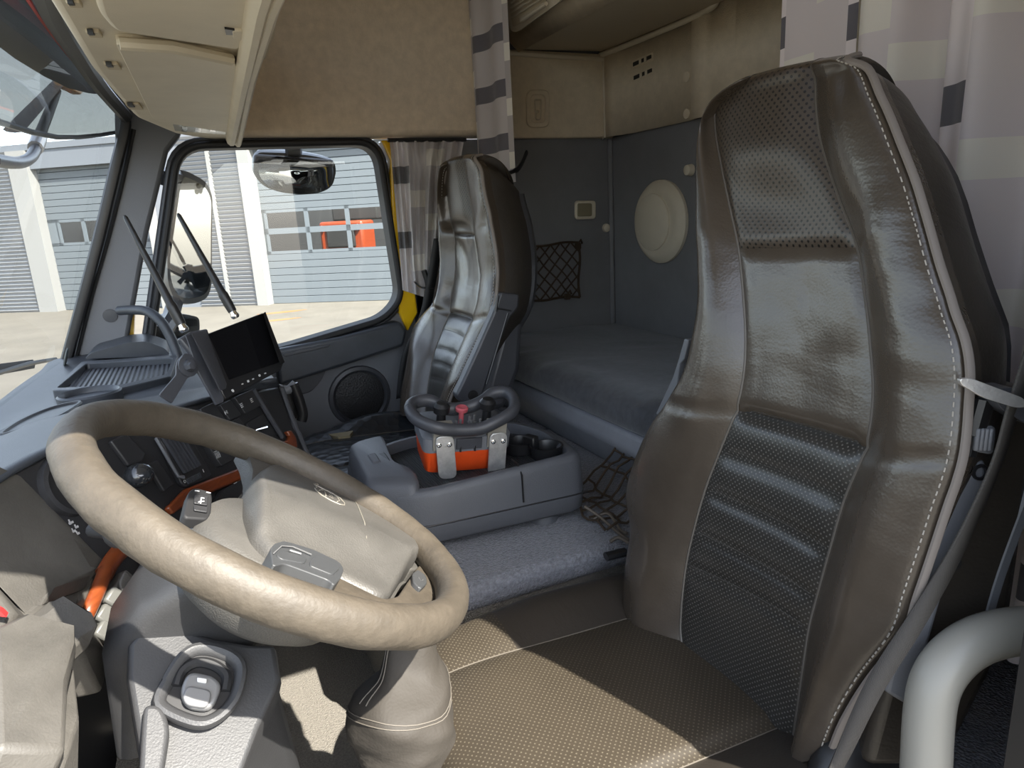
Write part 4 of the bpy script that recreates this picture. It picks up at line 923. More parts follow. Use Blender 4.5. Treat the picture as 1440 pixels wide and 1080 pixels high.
# lower knee panels: faceted dusty plastic
def facet(pts, name, m, t=.03, bevel=.006, vec=None):
    pp = [P(x, y, Y=d-(.05 if d < 1.0 else 0)) for x, y, d in pts]
    b = MB(); n = (pp[1]-pp[0]).cross(pp[2]-pp[0]).normalized()
    if n.y < 0: n = -n
    cc = sum(pp, V((0, 0, 0)))/len(pp)-n*.015; m_ = len(pp)
    b.add(pp+[cc]+[p+n*t for p in pp], [[i, (i+1) % m_, m_] for i in range(m_)]+[[i, m_+1+i, m_+1+(i+1) % m_, (i+1) % m_] for i in range(m_)]+[[m_+1+i for i in range(m_)]])
    return b.build(name, m, db, bevel=bevel, smooth=28)
q1, q2 = F(12, 690, .004), F(135, 808, .004)
Y1_, Y2_ = q1.y, q2.y
facet([(-20, 672, Y1_-.0), (12, 690, Y1_), (135, 808, Y2_), (118, 830, Y2_-.03), (60, 852, .98), (40, 870, .96), (-20, 806, .98)], 'knee_panel', 'dashlow')
facet([(-20, 806, .98), (40, 870, .96), (30, 895, .93), (-20, 926, .86)], 'knee_edge', 'dashlow')
facet([(135, 808, Y2_), (118, 880, Y2_-.06), (102, 885, .93), (60, 868, .94), (40, 870, .955), (60, 852, .975), (118, 830, Y2_-.03)], 'knee_panel', 'dashlow')
facet([(40, 868, .955), (62, 866, .94), (104, 884, .92), (114, 905, .90), (96, 940, .88), (88, 924, .87), (28, 896, .92)], 'knee_block', 'dashlow', bevel=.008)
facet([(-20, 920, .86), (28, 896, .92), (88, 924, .87), (97, 945, .86), (84, 1000, .80), (78, 1100, .72), (-20, 1100, .70)], 'lower_panel', 'dashlow')
facet([(97, 945, .86), (104, 938, .87), (92, 1000, .82), (88, 1060, .78), (110, 1110, .76), (78, 1110, .72), (84, 1000, .80)], 'lower_edge', 'dashlow', bevel=.008)
facet([(122, 890, .98), (112, 905, .94), (120, 930, .95), (142, 975, .98), (153, 938, 1.0), (132, 885, 1.02)], 'lower_flap', 'dashlow')
b = MB(); b.prism(rounded([P(x, y, Y=.755) for x, y in [(59, 1014), (75, 1016), (70, 1070), (62, 1100), (40, 1100), (50, 1060)]], .006), (0, .02, 0)); b.build('orange_trim', 'orange', db, bevel=.004)
b = MB(); b.prism([P(x, y, Y=.85) for x, y in [(-6, 857), (2, 861), (9, 868), (-6, 866)]], (0, .01, 0)); b.build('warning_mark', 'red', db)
# dusty switch bank beside the wood strip
sb = thing('switch_bank', 'dusty grey bank of three switches below the wood strip', 'switch panel', P(165, 880, Y=1.03))
pS = (P(165, 870, Y=1.02), V((.55, -.72, .42)).normalized())
def S_(x, y, h=0): return P(x, y, pl=(pS[0]+pS[1]*h, pS[1]))
b = MB(); b.prism([S_(x, y) for x, y in [(178, 800), (207, 826), (190, 862), (160, 925), (150, 905), (132, 872), (150, 840)]], -pS[1]*.03); b.build('plate', 'dashlow', sb, bevel=.003)
b = MB(); b.prism(rounded([S_(x, y) for x, y in [(172, 804), (183, 812), (196, 842), (184, 862), (178, 858), (163, 822)]], .006), pS[1]*.008); b.build('cover', 'dashlow', sb, bevel=.003)
sx = (S_(170, 850)-S_(150, 880)).normalized(); sy = pS[1].cross(sx)
for (x, y) in [(160, 842), (148, 866), (146, 888)]:
    b = MB(); b.obox(S_(x, y, .008), sx*.012, sy*.013, pS[1]*.010); sw_ = b.build('rocker', mat('worn_switch', (.10, .10, .092), .4), sb, bevel=.004)
    b = MB()
    for k in range(4): b.obox(S_(x+12, y+3, .004)+sx*(.004*(k-1.5)), sx*.0008, sy*.004, pS[1]*.002)
    b.build('switch_mark', 'white', sw_)
# steering column with stalks
WC = V((.056, .819, .864)); WN = V((math.cos(.965)*math.cos(-.054), math.cos(.965)*math.sin(-.054), math.sin(.965))); WR_ = .235
WS = V((0, 1, 0)); WS = (WS-WN*WS.dot(WN)).normalized(); WT = WN.cross(WS)
if WT.x > 0: WT = -WT      # forward-up in the wheel plane
def W(x, y, h=0): return P(x, y, pl=(WC+WN*h, WN))
col = thing('steering_column', 'grey steering column with a pedestal and a recessed lever tray', 'steering column', (-.10, .85, 0))
def crect(c, ax, ay, hx, hy, r=.03): 
    return rounded([c-ax*hx-ay*hy, c+ax*hx-ay*hy, c+ax*hx+ay*hy, c-ax*hx+ay*hy], r, 4)
cb_ = WC-WN*.13
b = MB(); ax, ay = V((0, 1, 0)), V((1, 0, 0))
b.loft([crect(V((.0, .86, .79)), ax, V((.8, 0, -.6)), .07, .050), crect(V((-.05, .90, .745)), ax, V((.85, 0, -.5)), .085, .075), crect(V((-.085, .92, .69)), ax, V((.95, 0, -.3)), .085, .085), crect(V((-.10, .95, .56)), ax, ay, .085, .08)])
b.build('shroud', 'shroud', col, smooth=50)
pC = (P(285, 965, Y=.77), V((.12, -.60, .80)).normalized())
def K(x, y, h=0): return P(x, y, pl=(pC[0]+pC[1]*h, pC[1]))
top_ = [(180, 905), (196, 884), (240, 878), (300, 896), (350, 905), (388, 906), (396, 955), (388, 975), (366, 1022), (340, 1090), (200, 1120), (196, 1060), (186, 1000), (178, 950)]
b = MB(); o_ = [K(x, y) for x, y in top_]; c0 = sum(o_, V((0, 0, 0)))/len(o_)
b.loft([[p+V((.02, .12, -.40)) for p in o_], [p-pC[1]*.07+(p-c0)*.02 for p in o_], [p-pC[1]*.012+(p-c0)*.01 for p in o_], [c0+(p-c0)*.965 for p in o_]]); b.build('pedestal_cover', 'shroud', col, smooth=55, bevel=.004)
rg = [(236, 960), (262, 922), (290, 914), (325, 925), (338, 945), (328, 985), (300, 1012), (270, 1015), (226, 992)]
rp_ = [K(x, y, .012) for x, y in rg]
b = MB(); b.tube(cr(rp_, 6, closed=True)+[rp_[0]], (.007, .010), 10, caps=False); b.build('tray_rim', 'shroud', col)
b = MB(); b.prism([c0+(p-c0)*1 for p in cr(rp_, 4, closed=True)], -pC[1]*.008); b.build('tray', 'black', col)
rp2 = [K(x, y, .014) for x, y in [(248, 965), (256, 944), (276, 932), (300, 935), (318, 950), (316, 972)]]
b = MB(); b.tube(cr(rp2, 5), .006, 8); b.build('tray_ridge', 'rubber', col)
b = MB(); b.prism(rounded([K(x, y, .012) for x, y in [(252, 978), (264, 948), (300, 955), (312, 968), (298, 1004), (262, 1000)]], .012), pC[1]*.012); lv = b.build('lever', 'silver', col, bevel=.004, seg=3)
b = MB(); b.prism(rounded([K(x, y, .0245) for x, y in [(256, 982), (263, 965), (299, 972), (292, 998), (262, 993)]], .008), pC[1]*.004); b.build('lever_pad', 'silver', lv, bevel=.002, seg=3)
b = MB(); b.prism([K(x, y, .024) for x, y in [(277, 954), (291, 956), (290, 962), (277, 960)]], pC[1]*.004); b.build('lever_tab', 'lamp', lv, bevel=.001)
b = MB(); b.prism(rounded([K(x, y, .0) for x, y in [(203, 1000), (228, 1000), (240, 1030), (226, 1120), (196, 1120), (200, 1040)]], .02), pC[1]*.022); b.build('pedestal_rib', 'shroud', col, bevel=.012, seg=3)
# wiper/trip stalk on the far right, small stalk on the left
st = MB(); st.tube([W(300, 740, -.085), W(285, 728, -.055)], (.014, .010), 10); 
s1 = st.build('stalk', 'shroud', col)
pk = (W(278, 716, -.03), (CAM-W(278, 716, -.03)).normalized()*.25+WN*.75); pk = (pk[0], pk[1].normalized())
def SK(x, y, h=0): return P(x, y, pl=(pk[0]+pk[1]*h, pk[1]))
b = MB(); b.prism(rounded([SK(x, y) for x, y in [(258, 724), (266, 690), (274, 685), (297, 691), (299, 700), (297, 724), (292, 730), (262, 728)]], .006), -pk[1]*.016); h2 = b.build('stalk_head', mat('matt_black', (.013, .013, .014), .65), s1, bevel=.003, seg=3)
b = MB(); b.prism(rounded([SK(x, y, .001) for x, y in [(273, 697), (292, 699), (291, 712), (272, 709)]], .002), pk[1]*.002); b.prism(rounded([SK(x, y, .001) for x, y in [(272, 711), (292, 714), (291, 722), (272, 719)]], .002), pk[1]*.002); b.build('stalk_button', 'panel', h2, bevel=.001)
b = MB(); b.tube([SK(283, 700, .004), SK(282, 708, .004)], .0008, 4); b.tube([SK(279, 706, .004), SK(287, 705, .004)], .0008, 4); b.tube([SK(283, 700, .004), SK(287, 701, .004)], .0008, 4)
for x in (277, 293): b.tube([SK(x-3, 690+(x-277)*.15, .001), SK(x+3, 691+(x-277)*.15, .001)], .0008, 4)
b.build('stalk_mark', 'white', h2)
b = MB(); b.tube([P(130, 745, Y=1.0), P(150, 748, Y=.98), P(168, 748, Y=.95)], [.010, .009, .009], 10); b.ball(P(166, 750, Y=.95), (.018, .014, .02)); b.build('stalk', 'shroud', col)

sw = thing('steering_wheel', 'large worn beige grey leather steering wheel in the foreground', 'steering wheel', tuple(WC-WN*.16))
def WP(a, r, h=0): return WC+WS*(r*math.cos(a))+WT*(r*math.sin(a))+WN*h
# rim with slightly lumpy leather
NR = 96; rings = []
for i in range(NR):
    a = 2*math.pi*i/NR; er = (WS*math.cos(a)+WT*math.sin(a)); rg_ = []
    for k in range(20):
        t = 2*math.pi*k/20; p = WC+er*(WR_+.0205*math.cos(t))+WN*(.0235*math.sin(t))
        g = .0012*noise.noise(p*28)+ (.0015*noise.noise(p*55) if math.sin(t) < -.2 else 0)
        rg_.append(p+(er*math.cos(t)+WN*math.sin(t))*g)
    rings.append(rg_)
rings.append(rings[0]); b = MB(); b.loft(rings, caps=False); b.build('rim', 'rim', sw, smooth=80)
# hub pad
pad = [(351, 678), (360, 668), (376, 655), (396, 651), (417, 655), (455, 675), (492, 692), (530, 722), (567, 757), (582, 778), (585, 792), (575, 796), (552, 833), (539, 836), (480, 808), (440, 790), (385, 768), (362, 745), (351, 712)]
hp = -.012
pp = [W(x, y, hp) for x, y in pad]; pc_ = sum(pp, V((0, 0, 0)))/len(pp)
pp = rounded(pp, .012, 3)
rA, rB = W(386, 727, hp), W(570, 797, hp); rD = (rB-rA).normalized(); rNear = rD.cross(WN).normalized()
if rNear.dot(W(430, 800, hp)-rA) < 0: rNear = -rNear
def ratio(p):
    d = p-pc_; best = 0
    dx_, dy_ = d.dot(WS), d.dot(WT)
    for i in range(len(pp)):
        a, c = pp[i]-pc_, pp[(i+1) % len(pp)]-pc_
        ax_, ay_, cx_, cy_ = a.dot(WS), a.dot(WT), c.dot(WS), c.dot(WT); det = ax_*cy_-ay_*cx_
        if abs(det) < 1e-12: continue
        s_, t_ = (dx_*cy_-dy_*cx_)/det, (ax_*dy_-ay_*dx_)/det
        if s_ >= -1e-6 and t_ >= -1e-6: best = s_+t_
    return best
def padh(p, r=None):
    r = ratio(p) if r is None else r
    dn = (p-rA).dot(rNear); rd = .026-(.40*dn if dn > 0 else -.03*dn*0+.10*(-dn)); sm_ = math.exp(-(dn/.012)**2)*.003
    rf = math.sqrt(max(0, min(1, (1-r)/.07)*(2-min(1, (1-r)/.07))))
    return -.012*(1-rf)+rf*max(.0, rd-sm_)
b = MB(); b.loft([[p-WN*.045 for p in pp]]+[[(lambda q: q+WN*padh(q, f_))(pc_+(p-pc_)*f_) for p in pp] for f_ in (1.0, .99, .975, .955, .93, .88, .8, .7, .6, .5, .4, .3, .2, .1, .02)]); hub = b.build('hub_pad', 'hub', sw, smooth=70)
def onpad(x, y, e=.0008):
    p = W(x, y, hp)
    for _ in range(6): p = P(x, y, pl=(WC+WN*(hp+padh(p-WN*((p-pc_).dot(WN)))), WN))
    return p+WN*e
b = MB(); b.tube([onpad(x, y) for x, y in [(493, 695), (503, 712), (512, 735), (515, 758), (508, 775), (497, 791)]], .0008, 4)
b.build('parting_line', 'emboss', hub)
b = MB()
el = [(444, 683), (452, 687), (468, 695), (478, 701), (484, 708), (484, 711), (478, 710), (466, 705), (452, 697), (444, 690), (442, 687)]
b.tube([onpad(x, y) for x, y in el], .0009, 5)
b.tube([onpad(x, y) for x, y in [(445, 686), (441, 681), (447, 682)]], .0009, 5)
b.tube([onpad(x, y) for x, y in [(449, 690), (452, 689), (456, 690), (458, 698)]], .0009, 5)
b.tube([onpad(x, y) for x, y in [(470, 697), (475, 701), (477, 705), (474, 706)]], .0009, 5)
for i in range(3):
    for j in range(3): b.ball(onpad(462.5+i*2+j*.5, 693.5+j*2.6+i*1.2), .0006, seg=5)
b.build('emblem', 'emboss', hub)
# spokes: broad lower spoke plate, upper-far spoke, right spoke
def wplate(pts, h, t, name, m, par=sw, r=.01, bevel=.006):
    q = rounded([W(x, y, h) for x, y in pts], r, 4); b = MB(); b.prism(q, -WN*t); return b.build(name, m, par, bevel=bevel, seg=3, smooth=50)
wplate([(384, 770), (478, 812), (538, 842), (560, 838), (588, 796), (600, 788), (622, 808), (628, 840), (590, 868), (520, 868), (440, 848), (386, 818), (372, 792)], -.014, .035, 'spoke', 'rim')
wplate([(340, 622), (372, 632), (402, 648), (420, 660), (372, 668), (352, 690), (356, 660), (350, 640)], -.012, .03, 'spoke', 'hub')
wplate([(560, 745), (580, 775), (590, 800), (575, 800), (548, 770), (540, 742)], -.018, .03, 'spoke', 'hub')
bz = wplate([(380, 772), (386, 764), (400, 760), (440, 772), (478, 790), (484, 800), (480, 812), (470, 823), (462, 815), (400, 792), (384, 796)], .0, .02, 'button_pod', 'hubbtn', r=.006, bevel=.003)
wplate([(388, 780), (398, 774), (424, 780), (432, 786), (428, 792), (396, 786)], .0015, .004, 'pod_button', 'hubbtn', bz, r=.004, bevel=.001)
wplate([(436, 789), (444, 781), (474, 793), (478, 799), (468, 808), (436, 795)], .0015, .004, 'pod_button', 'hubbtn', bz, r=.004, bevel=.001)
b = MB(); b.tube([W(407, 774, .003), W(423, 779, .003)], .0014, 5); b.tube([W(385, 778, .002), W(396, 768, .002), W(412, 769, .002), W(438, 780, .002)], .0008, 4); b.build('pod_mark', 'silver', bz)
rb = wplate([(580, 806), (588, 800), (600, 810), (601, 820), (592, 828), (581, 818)], -.008, .008, 'spoke_button', 'hubbtn', r=.006, bevel=.002)
b = MB(); b.tube([W(589, 812, -.0075), W(592, 817, -.0075), W(595, 815, -.0075)], .0006, 4); b.build('button_mark', 'silver', rb)
# hub base and the bell below
hb = [(pc_+(p-pc_)*1.03) for p in pp]
lb = WC+WT*.02
b = MB(); b.loft([[p.lerp(lb-WN*.10+(p-pc_)*.0+WN*0, .25)-WN*.055 for p in hb], [p-WN*.036 for p in hb], [p-WN*.026 for p in hb]]); b.build('hub_base', 'hub', sw, smooth=60)
b = MB(); b.lathe(WC-WT*.025, -WN, [(.030, .100), (.045, .112), (.080, .112), (.112, .098), (.130, .07), (.133, .02)], 44); b.build('hub_bell', 'hub', sw, smooth=60)

# ================================================================== MONITOR with antennas
mn = thing('monitor', 'black flat monitor with side shades on a metal bracket on the dashboard', 'monitor', P(320, 560, Y=1.50))
m0, m1, m2 = P(291, 468, Y=1.42), P(372, 439, Y=1.52), P(318, 545, Y=1.40)
mnN = (m1-m0).cross(m2-m0).normalized()
if mnN.y > 0: mnN = -mnN
def G(x, y, h=0): return P(x, y, pl=(m0+mnN*h, mnN))
b = MB(); b.prism(rounded([G(x, y) for x, y in [(286, 472), (373, 439), (399, 508), (396, 520), (318, 562), (313, 556)]], .006), -mnN*.018); hs = b.build('housing', 'black', mn, bevel=.003)
b = MB(); b.prism([G(x, y, .001) for x, y in [(293, 470), (371, 441), (396, 508), (322, 534)]], mnN*.001); b.build('display', 'screen', hs)
b = MB(); b.prism([G(x, y, .0) for x, y in [(253, 476), (270, 466), (292, 462), (318, 540), (318, 547), (311, 550)]], -mnN*.012); b.build('back_case', 'greydk', mn, bevel=.003)
b = MB(); b.prism([G(290, 464, .0), G(319, 540, .0), G(318, 546, .028), G(311, 549, .030), G(271, 468, .030)], (G(291, 468)-G(372, 439)).normalized()*.004); b.build('shade', 'greydk', mn, bevel=.001)
b = MB(); b.prism([G(372, 439, .0), G(399, 510, .0), G(394, 513, .030), G(370, 441, .030)], (G(372, 439)-G(291, 468)).normalized()*.003)
b.build('shade', 'mattblack', mn)
for k, (x, y) in enumerate([(327, 549), (341, 540), (349, 536), (356, 533), (365, 528), (373, 525)]):
    b = MB(); e1 = (G(x+3, y-1.2)-G(x, y)).normalized(); e2 = mnN.cross(e1); b.obox(G(x, y, .001), e1*.0022, e2*(.0011 if k % 2 else .0022), mnN*.0004); b.build('key_mark', 'white', hs)
b = MB(); b.ball(G(328, 550, .001), .0022, seg=8); b.build('key_dot', 'white', hs)
# bracket: two flat arms with a slotted disc joint
b = MB(); b.prism(rounded([G(x, y, -.004) for x, y in [(248, 508), (258, 497), (272, 500), (278, 515), (272, 528), (262, 532), (240, 568), (222, 556), (246, 528), (246, 515)]], .004), mnN*.004); b.build('bracket_arm', 'greydk', mn, bevel=.001)
b = MB(); b.prism([G(x, y, -.004) for x, y in [(258, 472), (268, 470), (312, 560), (312, 566), (302, 570), (276, 524)]], mnN*.006); b.build('bracket_arm', 'greydk', mn, bevel=.001)
b = MB(); b.lathe(G(264, 515, .001), mnN, [(0, .020), (.003, .020), (.004, .012), (.012, .011), (.014, .006), (.014, .001)], 20); b.lathe(G(265, 516, .01), mnN, [(0, .008), (.012, .007), (.013, .001)], 6); b.build('joint_bolt', 'greydk', mn)
for (bx, by, tx, ty, nm) in [(331, 445, 250, 300, 'right'), (259, 464, 175, 303, 'left')]:
    p0, p1 = G(bx, by, -.006), P(tx, ty, Y=G(bx, by).y+.06)
    p0b = p0
    an = thing('antenna', ('black rod antenna at the middle of the monitor top edge' if nm == 'right' else 'black rod antenna at the left corner of the monitor'), 'antenna', p0, 'antennas on the monitor')
    L_ = (p1-p0)
    b = MB(); b.tube([p0+L_*f_ for f_ in (.05, .12, .2, .22, .24, .7, .98, 1.0)], [.0085, .0095, .0095, .0095, .008, .0055, .0042, .002], 12); b.build('rod', 'black', an)
    b = MB(); b.tube([p0-L_*.015, p0+L_*.0, p0+L_*.015, p0+L_*.03, p0+L_*.06], [.0065, .0085, .0085, .007, .007], 12); b.build('connector', 'chrome', an)

# ================================================================== HANDLES AROUND THE DASH
hd = MB(); hd.tube(cr([P(x, y, Y=d) for x, y, d in [(168, 437, 2.34), (185, 436, 2.30), (207, 438, 2.24), (226, 452, 2.2), (240, 475, 2.18), (252, 505, 2.16)]], 6), .014, 10); o = hd.build('pillar_handle', 'dash'); props(o, 'curved dark grab handle from the windshield pillar to the dashboard', 'grab handle')
ch = thing('grab_loop', 'small black handle loop with a grey top at the dashboard end', 'handle', P(418, 590, Y=1.92))
b = MB(); b.tube(cr([P(x, y, Y=1.90) for x, y in [(412, 540), (417, 552), (422, 566), (426, 582), (424, 592)]], 5), (.010, .014), 10); b.build('loop', 'black', ch)
b = MB(); b.tube(cr([P(x, y, Y=1.90) for x, y in [(398, 548), (406, 548), (413, 542), (416, 539)]], 5), [(.008, .012)]*16, 10); b.build('grip_top', 'grey', ch)
b = MB(); b.prism([P(x, y, Y=1.95) for x, y in [(402, 553), (416, 548), (424, 585), (412, 590)]], (.0, .05, 0)); b.build('mount', 'black', ch)
b = MB(); b.lathe(P(92, 502, Y=2.28), (.95, 0, -.3), [(0, .026), (.003, .026), (.004, .002)], 24); o = b.build('round_sticker', mat('sticker', (.17, .19, .185), .7)); props(o, 'round grey sticker on the lower corner of the windshield', 'sticker')

# ================================================================== OUTSIDE
b = MB(); b.add([(-60, -40, -1.3), (60, -40, -1.3), (60, 70, -1.3), (-60, 70, -1.3)], [[0, 1, 2, 3]]); b.build('ground', 'concrete', kind='structure')
R0h = V((math.cos(YAW), -math.sin(YAW), 0))
bE = (R0h-FWD*.206).normalized(); bO = R0h*-5.7+FWD*22.1+V((0, 0, -1.3)); bN = V((bE.y, -bE.x, 0))
if bN.dot(CAM-bO) < 0: bN = -bN
def bu(x, y): q = P(x, y, pl=(bO, bN)); return (q-bO).dot(bE), q.z
def BW(u_, z, d=0): return bO+bE*u_+bN*d+V((0, 0, z+1.3))
def brect(b, u0, u1, z0, z1, d0, d1, mi=0): b.prism([BW(u0, z0, d0), BW(u1, z0, d0), BW(u1, z1, d0), BW(u0, z1, d0)], bN*(d1-d0), mi)
bld = thing('garage_building', 'long pale grey workshop building across the yard', 'building', bO)
uL0, _ = bu(268, 330); uL1, _ = bu(351, 330); uD0, _ = bu(366, 330); uD1 = uD0+5.6
uF0, _ = bu(62, 330); uF1, _ = bu(45, 330)
ue0, _ = bu(215, 330)
H = 4.3
b = MB(); brect(b, uF0-14, uF0-.75, -1.3, H, -.2, 0); brect(b, ue0, uL1, -1.3, H, -.2, -.02); brect(b, uF0, ue0, 3.5, H, -.2, 0); brect(b, uD0, uD1, 3.6, H, -.2, 0); brect(b, uD1+.3, uD1+12, -1.3, H, -.2, 0); brect(b, uF0-14, uD1+12, 4.1, H, -.25, .05); b.build('facade', 'facade', bld)
lv = MB()
def louv(u0, u1, z0, z1, step=.13):
    z = z0
    while z < z1:
        lv.prism([BW(u0, z, 0), BW(u0, z+step*.55, .05), BW(u0, z+step*.62, .0)], bE*(u1-u0)); z += step
louv(uL0, (uL0+uL1)/2-.06, -1.3, 4.1); louv((uL0+uL1)/2+.06, uL1, -1.3, 4.1); louv(uF0-4, uF0-.75, -1.3, 4.1); lv.build('louvre_panel', 'louvre', bld, smooth=10)
for (a0, a1, dd, df) in ((uL1, uD0, -.3, .12), (uD1, uD1+.3, -.3, .12), ((uL0+uL1)/2-.06, (uL0+uL1)/2+.06, -.1, .06), (uF0-.75, uF0, -.3, .12), (ue0-.05, ue0+.25, -.2, .1)):
    b = MB(); brect(b, a0, a1, -1.3, 4.1, dd, df); b.build('door_frame', 'frame', bld)
# sectional doors
def sect_door(u0, u1, win_rows, mull, z1=3.6):
    d = MB(); z = -1.3
    zs = sorted(set([-1.3, z1]+[w for r in win_rows for w in r])); 
    def slats(a0, a1, za, zb):
        n = max(1, int(round((zb-za)/.22)))
        for k in range(n):
            c0, c1 = za+(zb-za)*k/n, za+(zb-za)*(k+1)/n
            d.prism([BW(a0, c0, -.28), BW(a0, c0+.015, -.245), BW(a0, c1-.015, -.235), BW(a0, c1, -.28)], bE*(a1-a0))
    for za, zb in zip(zs, zs[1:]):
        if any(abs(za-r[0]) < 1e-6 for r in win_rows):
            m_ = .09
            for q in mull: brect(d, q-.07, q+.07, za, zb, -.28, -.235)
            brect(d, u0, mull[0]-.02, za, zb, -.28, -.235); brect(d, mull[-1]+.02, u1, za, zb, -.28, -.235)
            brect(d, u0, u1, za, za+m_, -.28, -.235); brect(d, u0, u1, zb-m_, zb, -.28, -.235)
        else: slats(u0, u1, za, zb)
    d.build('sectional_door', 'doorgrey', bld, smooth=10)
    if win_rows:
        for r in win_rows:
            for a, c_ in zip(mull, mull[1:]):
                p_ = MB(); p_.add([BW(a+.05, r[0]+.06, -.26), BW(c_-.05, r[0]+.06, -.26), BW(c_-.05, r[1]-.06, -.26), BW(a+.05, r[1]-.06, -.26)], [[0, 1, 2, 3]]); p_.build('window_pane', 'glass', bld)
zt, zm, zb_ = bu(450, 291)[1], bu(450, 322)[1], bu(450, 355)[1]
ml = [bu(x, 325)[0] for x in (369, 428, 486, 543)]; ml.append(ml[-1]+1.15)
sect_door(uD0, uD1, [(zb_, zm), (zm, zt)], ml)
sect_door(uF0, ue0, [(bu(100, 345)[1], bu(100, 308)[1]), ], [bu(x, 330)[0] for x in (76, 112, 150, 190)])
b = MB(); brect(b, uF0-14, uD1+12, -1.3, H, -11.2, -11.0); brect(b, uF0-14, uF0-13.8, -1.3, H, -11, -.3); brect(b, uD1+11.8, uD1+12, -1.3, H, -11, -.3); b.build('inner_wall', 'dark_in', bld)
b = MB(); brect(b, uF0-14, uD1+12, -1.305, -1.28, -11, -.3); b.build('inner_floor', 'concrete', bld)
# machines added behind the door windows, standing in for reflections in the panes
def machine(u_, s, d, m, label):
    t = thing('reflection_machine', label, 'reflection_machine', BW(u_, -1.3, -d), 'machines added for the pane reflections')
    def R(u0, u1, z0, z1, d0, d1, nm, mm, bev=.05):
        b = MB(); brect(b, u_+u0*s, u_+u1*s, -1.3+z0*s, -1.3+z1*s, -d+d0, -d+d1); return b.build(nm, mm, t, bevel=bev)
    R(-.55, .55, .9, 1.6, -.6, .6, 'bonnet', m, .1); R(-.35, .35, 1.0, 1.5, .55, .70, 'grille', 'machined')
    R(-.6, .6, 1.6, 2.5, -1.9, -.8, 'cab', 'machined', .08); R(-.66, .66, 2.5, 2.62, -2.0, -.6, 'cab_roof', m)
    for k, (du, r, dd) in enumerate([(-.75, .62, .1), (.75, .62, .1), (-.85, .85, -1.4), (.85, .85, -1.4)]):
        b = MB(); b.lathe(BW(u_+du*s-.15, -1.3+r, -d+dd), bE, [(0, r*.7), (0, r*.95), (.06, r), (.30, r), (.36, r*.95), (.36, r*.6), (.30, .1)], 20); b.build('wheel', 'machined', t)
    for du in (-.45, .45):
        b = MB(); b.ball(BW(u_+du*s, -1.3+1.45*s, -d+.68), .11); b.build('headlamp', 'machinew', t)
u_c = (ml[0]+ml[-1])/2
machine(ml[0]+.85, 1.6, 4.6, 'machine', 'red machine added to stand in for the reflection in the left workshop door panes')
machine(ml[2]-.05, 1.65, 7.2, 'machine', 'orange red machine added to stand in for the reflection in the middle workshop door panes')
machine(ml[3]+.35, 1.6, 4.4, mat('orange_machine', (.42, .11, .012), .4), 'bright orange machine added to stand in for the reflection in the right workshop door panes')
for k, (x, y, w) in enumerate([(397, 439, .42), (391, 450, .34)]):
    q = P(x, y, Z=-1.298); pts = [q+V((w*1.6*math.cos(a)*(1+.2*math.sin(3*a+k)), w*.45*math.sin(a), .003)) for a in [2*math.pi*i/18 for i in range(18)]]
    b = MB(); b.prism(pts, (0, 0, -.002)); o = b.build('rust_stain', 'rust'); props(o, f'{"farther" if k == 0 else "nearer"} of two orange rust stains on the concrete yard', 'stain', 'rust stains', kind='stuff')
# passenger door mirrors
mr = thing('door_mirror', 'tall dark door mirror outside the passenger window', 'mirror', P(285, 440, Y=2.85))
def mirror_shell(pts, Yd, t, par, glass_in, name='housing', ny=(.0, -1, 0)):
    c_ = sum((P(x, y, Y=Yd) for x, y in pts), V((0, 0, 0)))/len(pts); pp_ = rounded([P(x, y, Y=Yd) for x, y in pts], .05, 5)
    b = MB(); tv = V((-.35, .9, 0)).normalized()*t
    b.loft([pp_, [p+tv*.3+(p-c_)*.02 for p in pp_], [c_+(p-c_)*.85+tv*.8 for p in pp_], [c_+(p-c_)*.4+tv for p in pp_]], caps=True); b.build(name, 'bodydark', par, smooth=50)
    gp = rounded([c_+(P(x, y, Y=Yd)-c_)*glass_in+V((.002, -.006, 0)) for x, y in pts], .04, 5)
    b = MB(); b.prism(gp, (0, .003, 0)); b.build('mirror_glass', 'mirror', par)
mirror_shell([(244, 238), (262, 240), (290, 255), (299, 275), (298, 330), (298, 400), (292, 420), (272, 428), (248, 426), (236, 400), (234, 300)], 2.86, .14, mr, .91)
b = MB(); b.tube(cr([P(x, y, Y=d) for x, y, d in [(225, 470, 2.56), (238, 452, 2.7), (246, 425, 2.88)]], 5), .03, 8); b.tube(cr([P(x, y, Y=d) for x, y, d in [(228, 250, 2.56), (240, 245, 2.75), (252, 250, 2.92)]], 5), .025, 8); b.build('arm', 'bodydark', mr)
m2_ = thing('wide_angle_mirror', 'small wide angle mirror below the tall door mirror', 'mirror', P(262, 470, Y=2.80))
mirror_shell([(226, 440), (262, 442), (280, 446), (281, 458), (279, 492), (240, 496), (222, 480)], 2.84, .12, m2_, .88)
km = thing('kerb_mirror', 'wide dark kerb mirror hanging above the passenger window outside', 'mirror', P(413, 212, Y=2.70))
c_ = P(415, 243, Y=2.78)
pts = [(357, 222), (364, 214), (400, 215), (440, 219), (470, 226), (473, 240), (468, 262), (452, 271), (425, 274), (395, 271), (370, 262), (356, 245)]
pp_ = rounded([P(x, y, Y=2.76) for x, y in pts], .03, 4); cc = sum(pp_, V((0, 0, 0)))/len(pp_)
b = MB(); b.loft([pp_, [p+V((0, .03, .01))+(p-cc)*.01 for p in pp_], [cc+(p-cc)*.9+V((0, .09, .03)) for p in pp_], [cc+(p-cc)*.5+V((0, .12, .04)) for p in pp_]]); b.build('housing', 'bodydark', km, smooth=50)
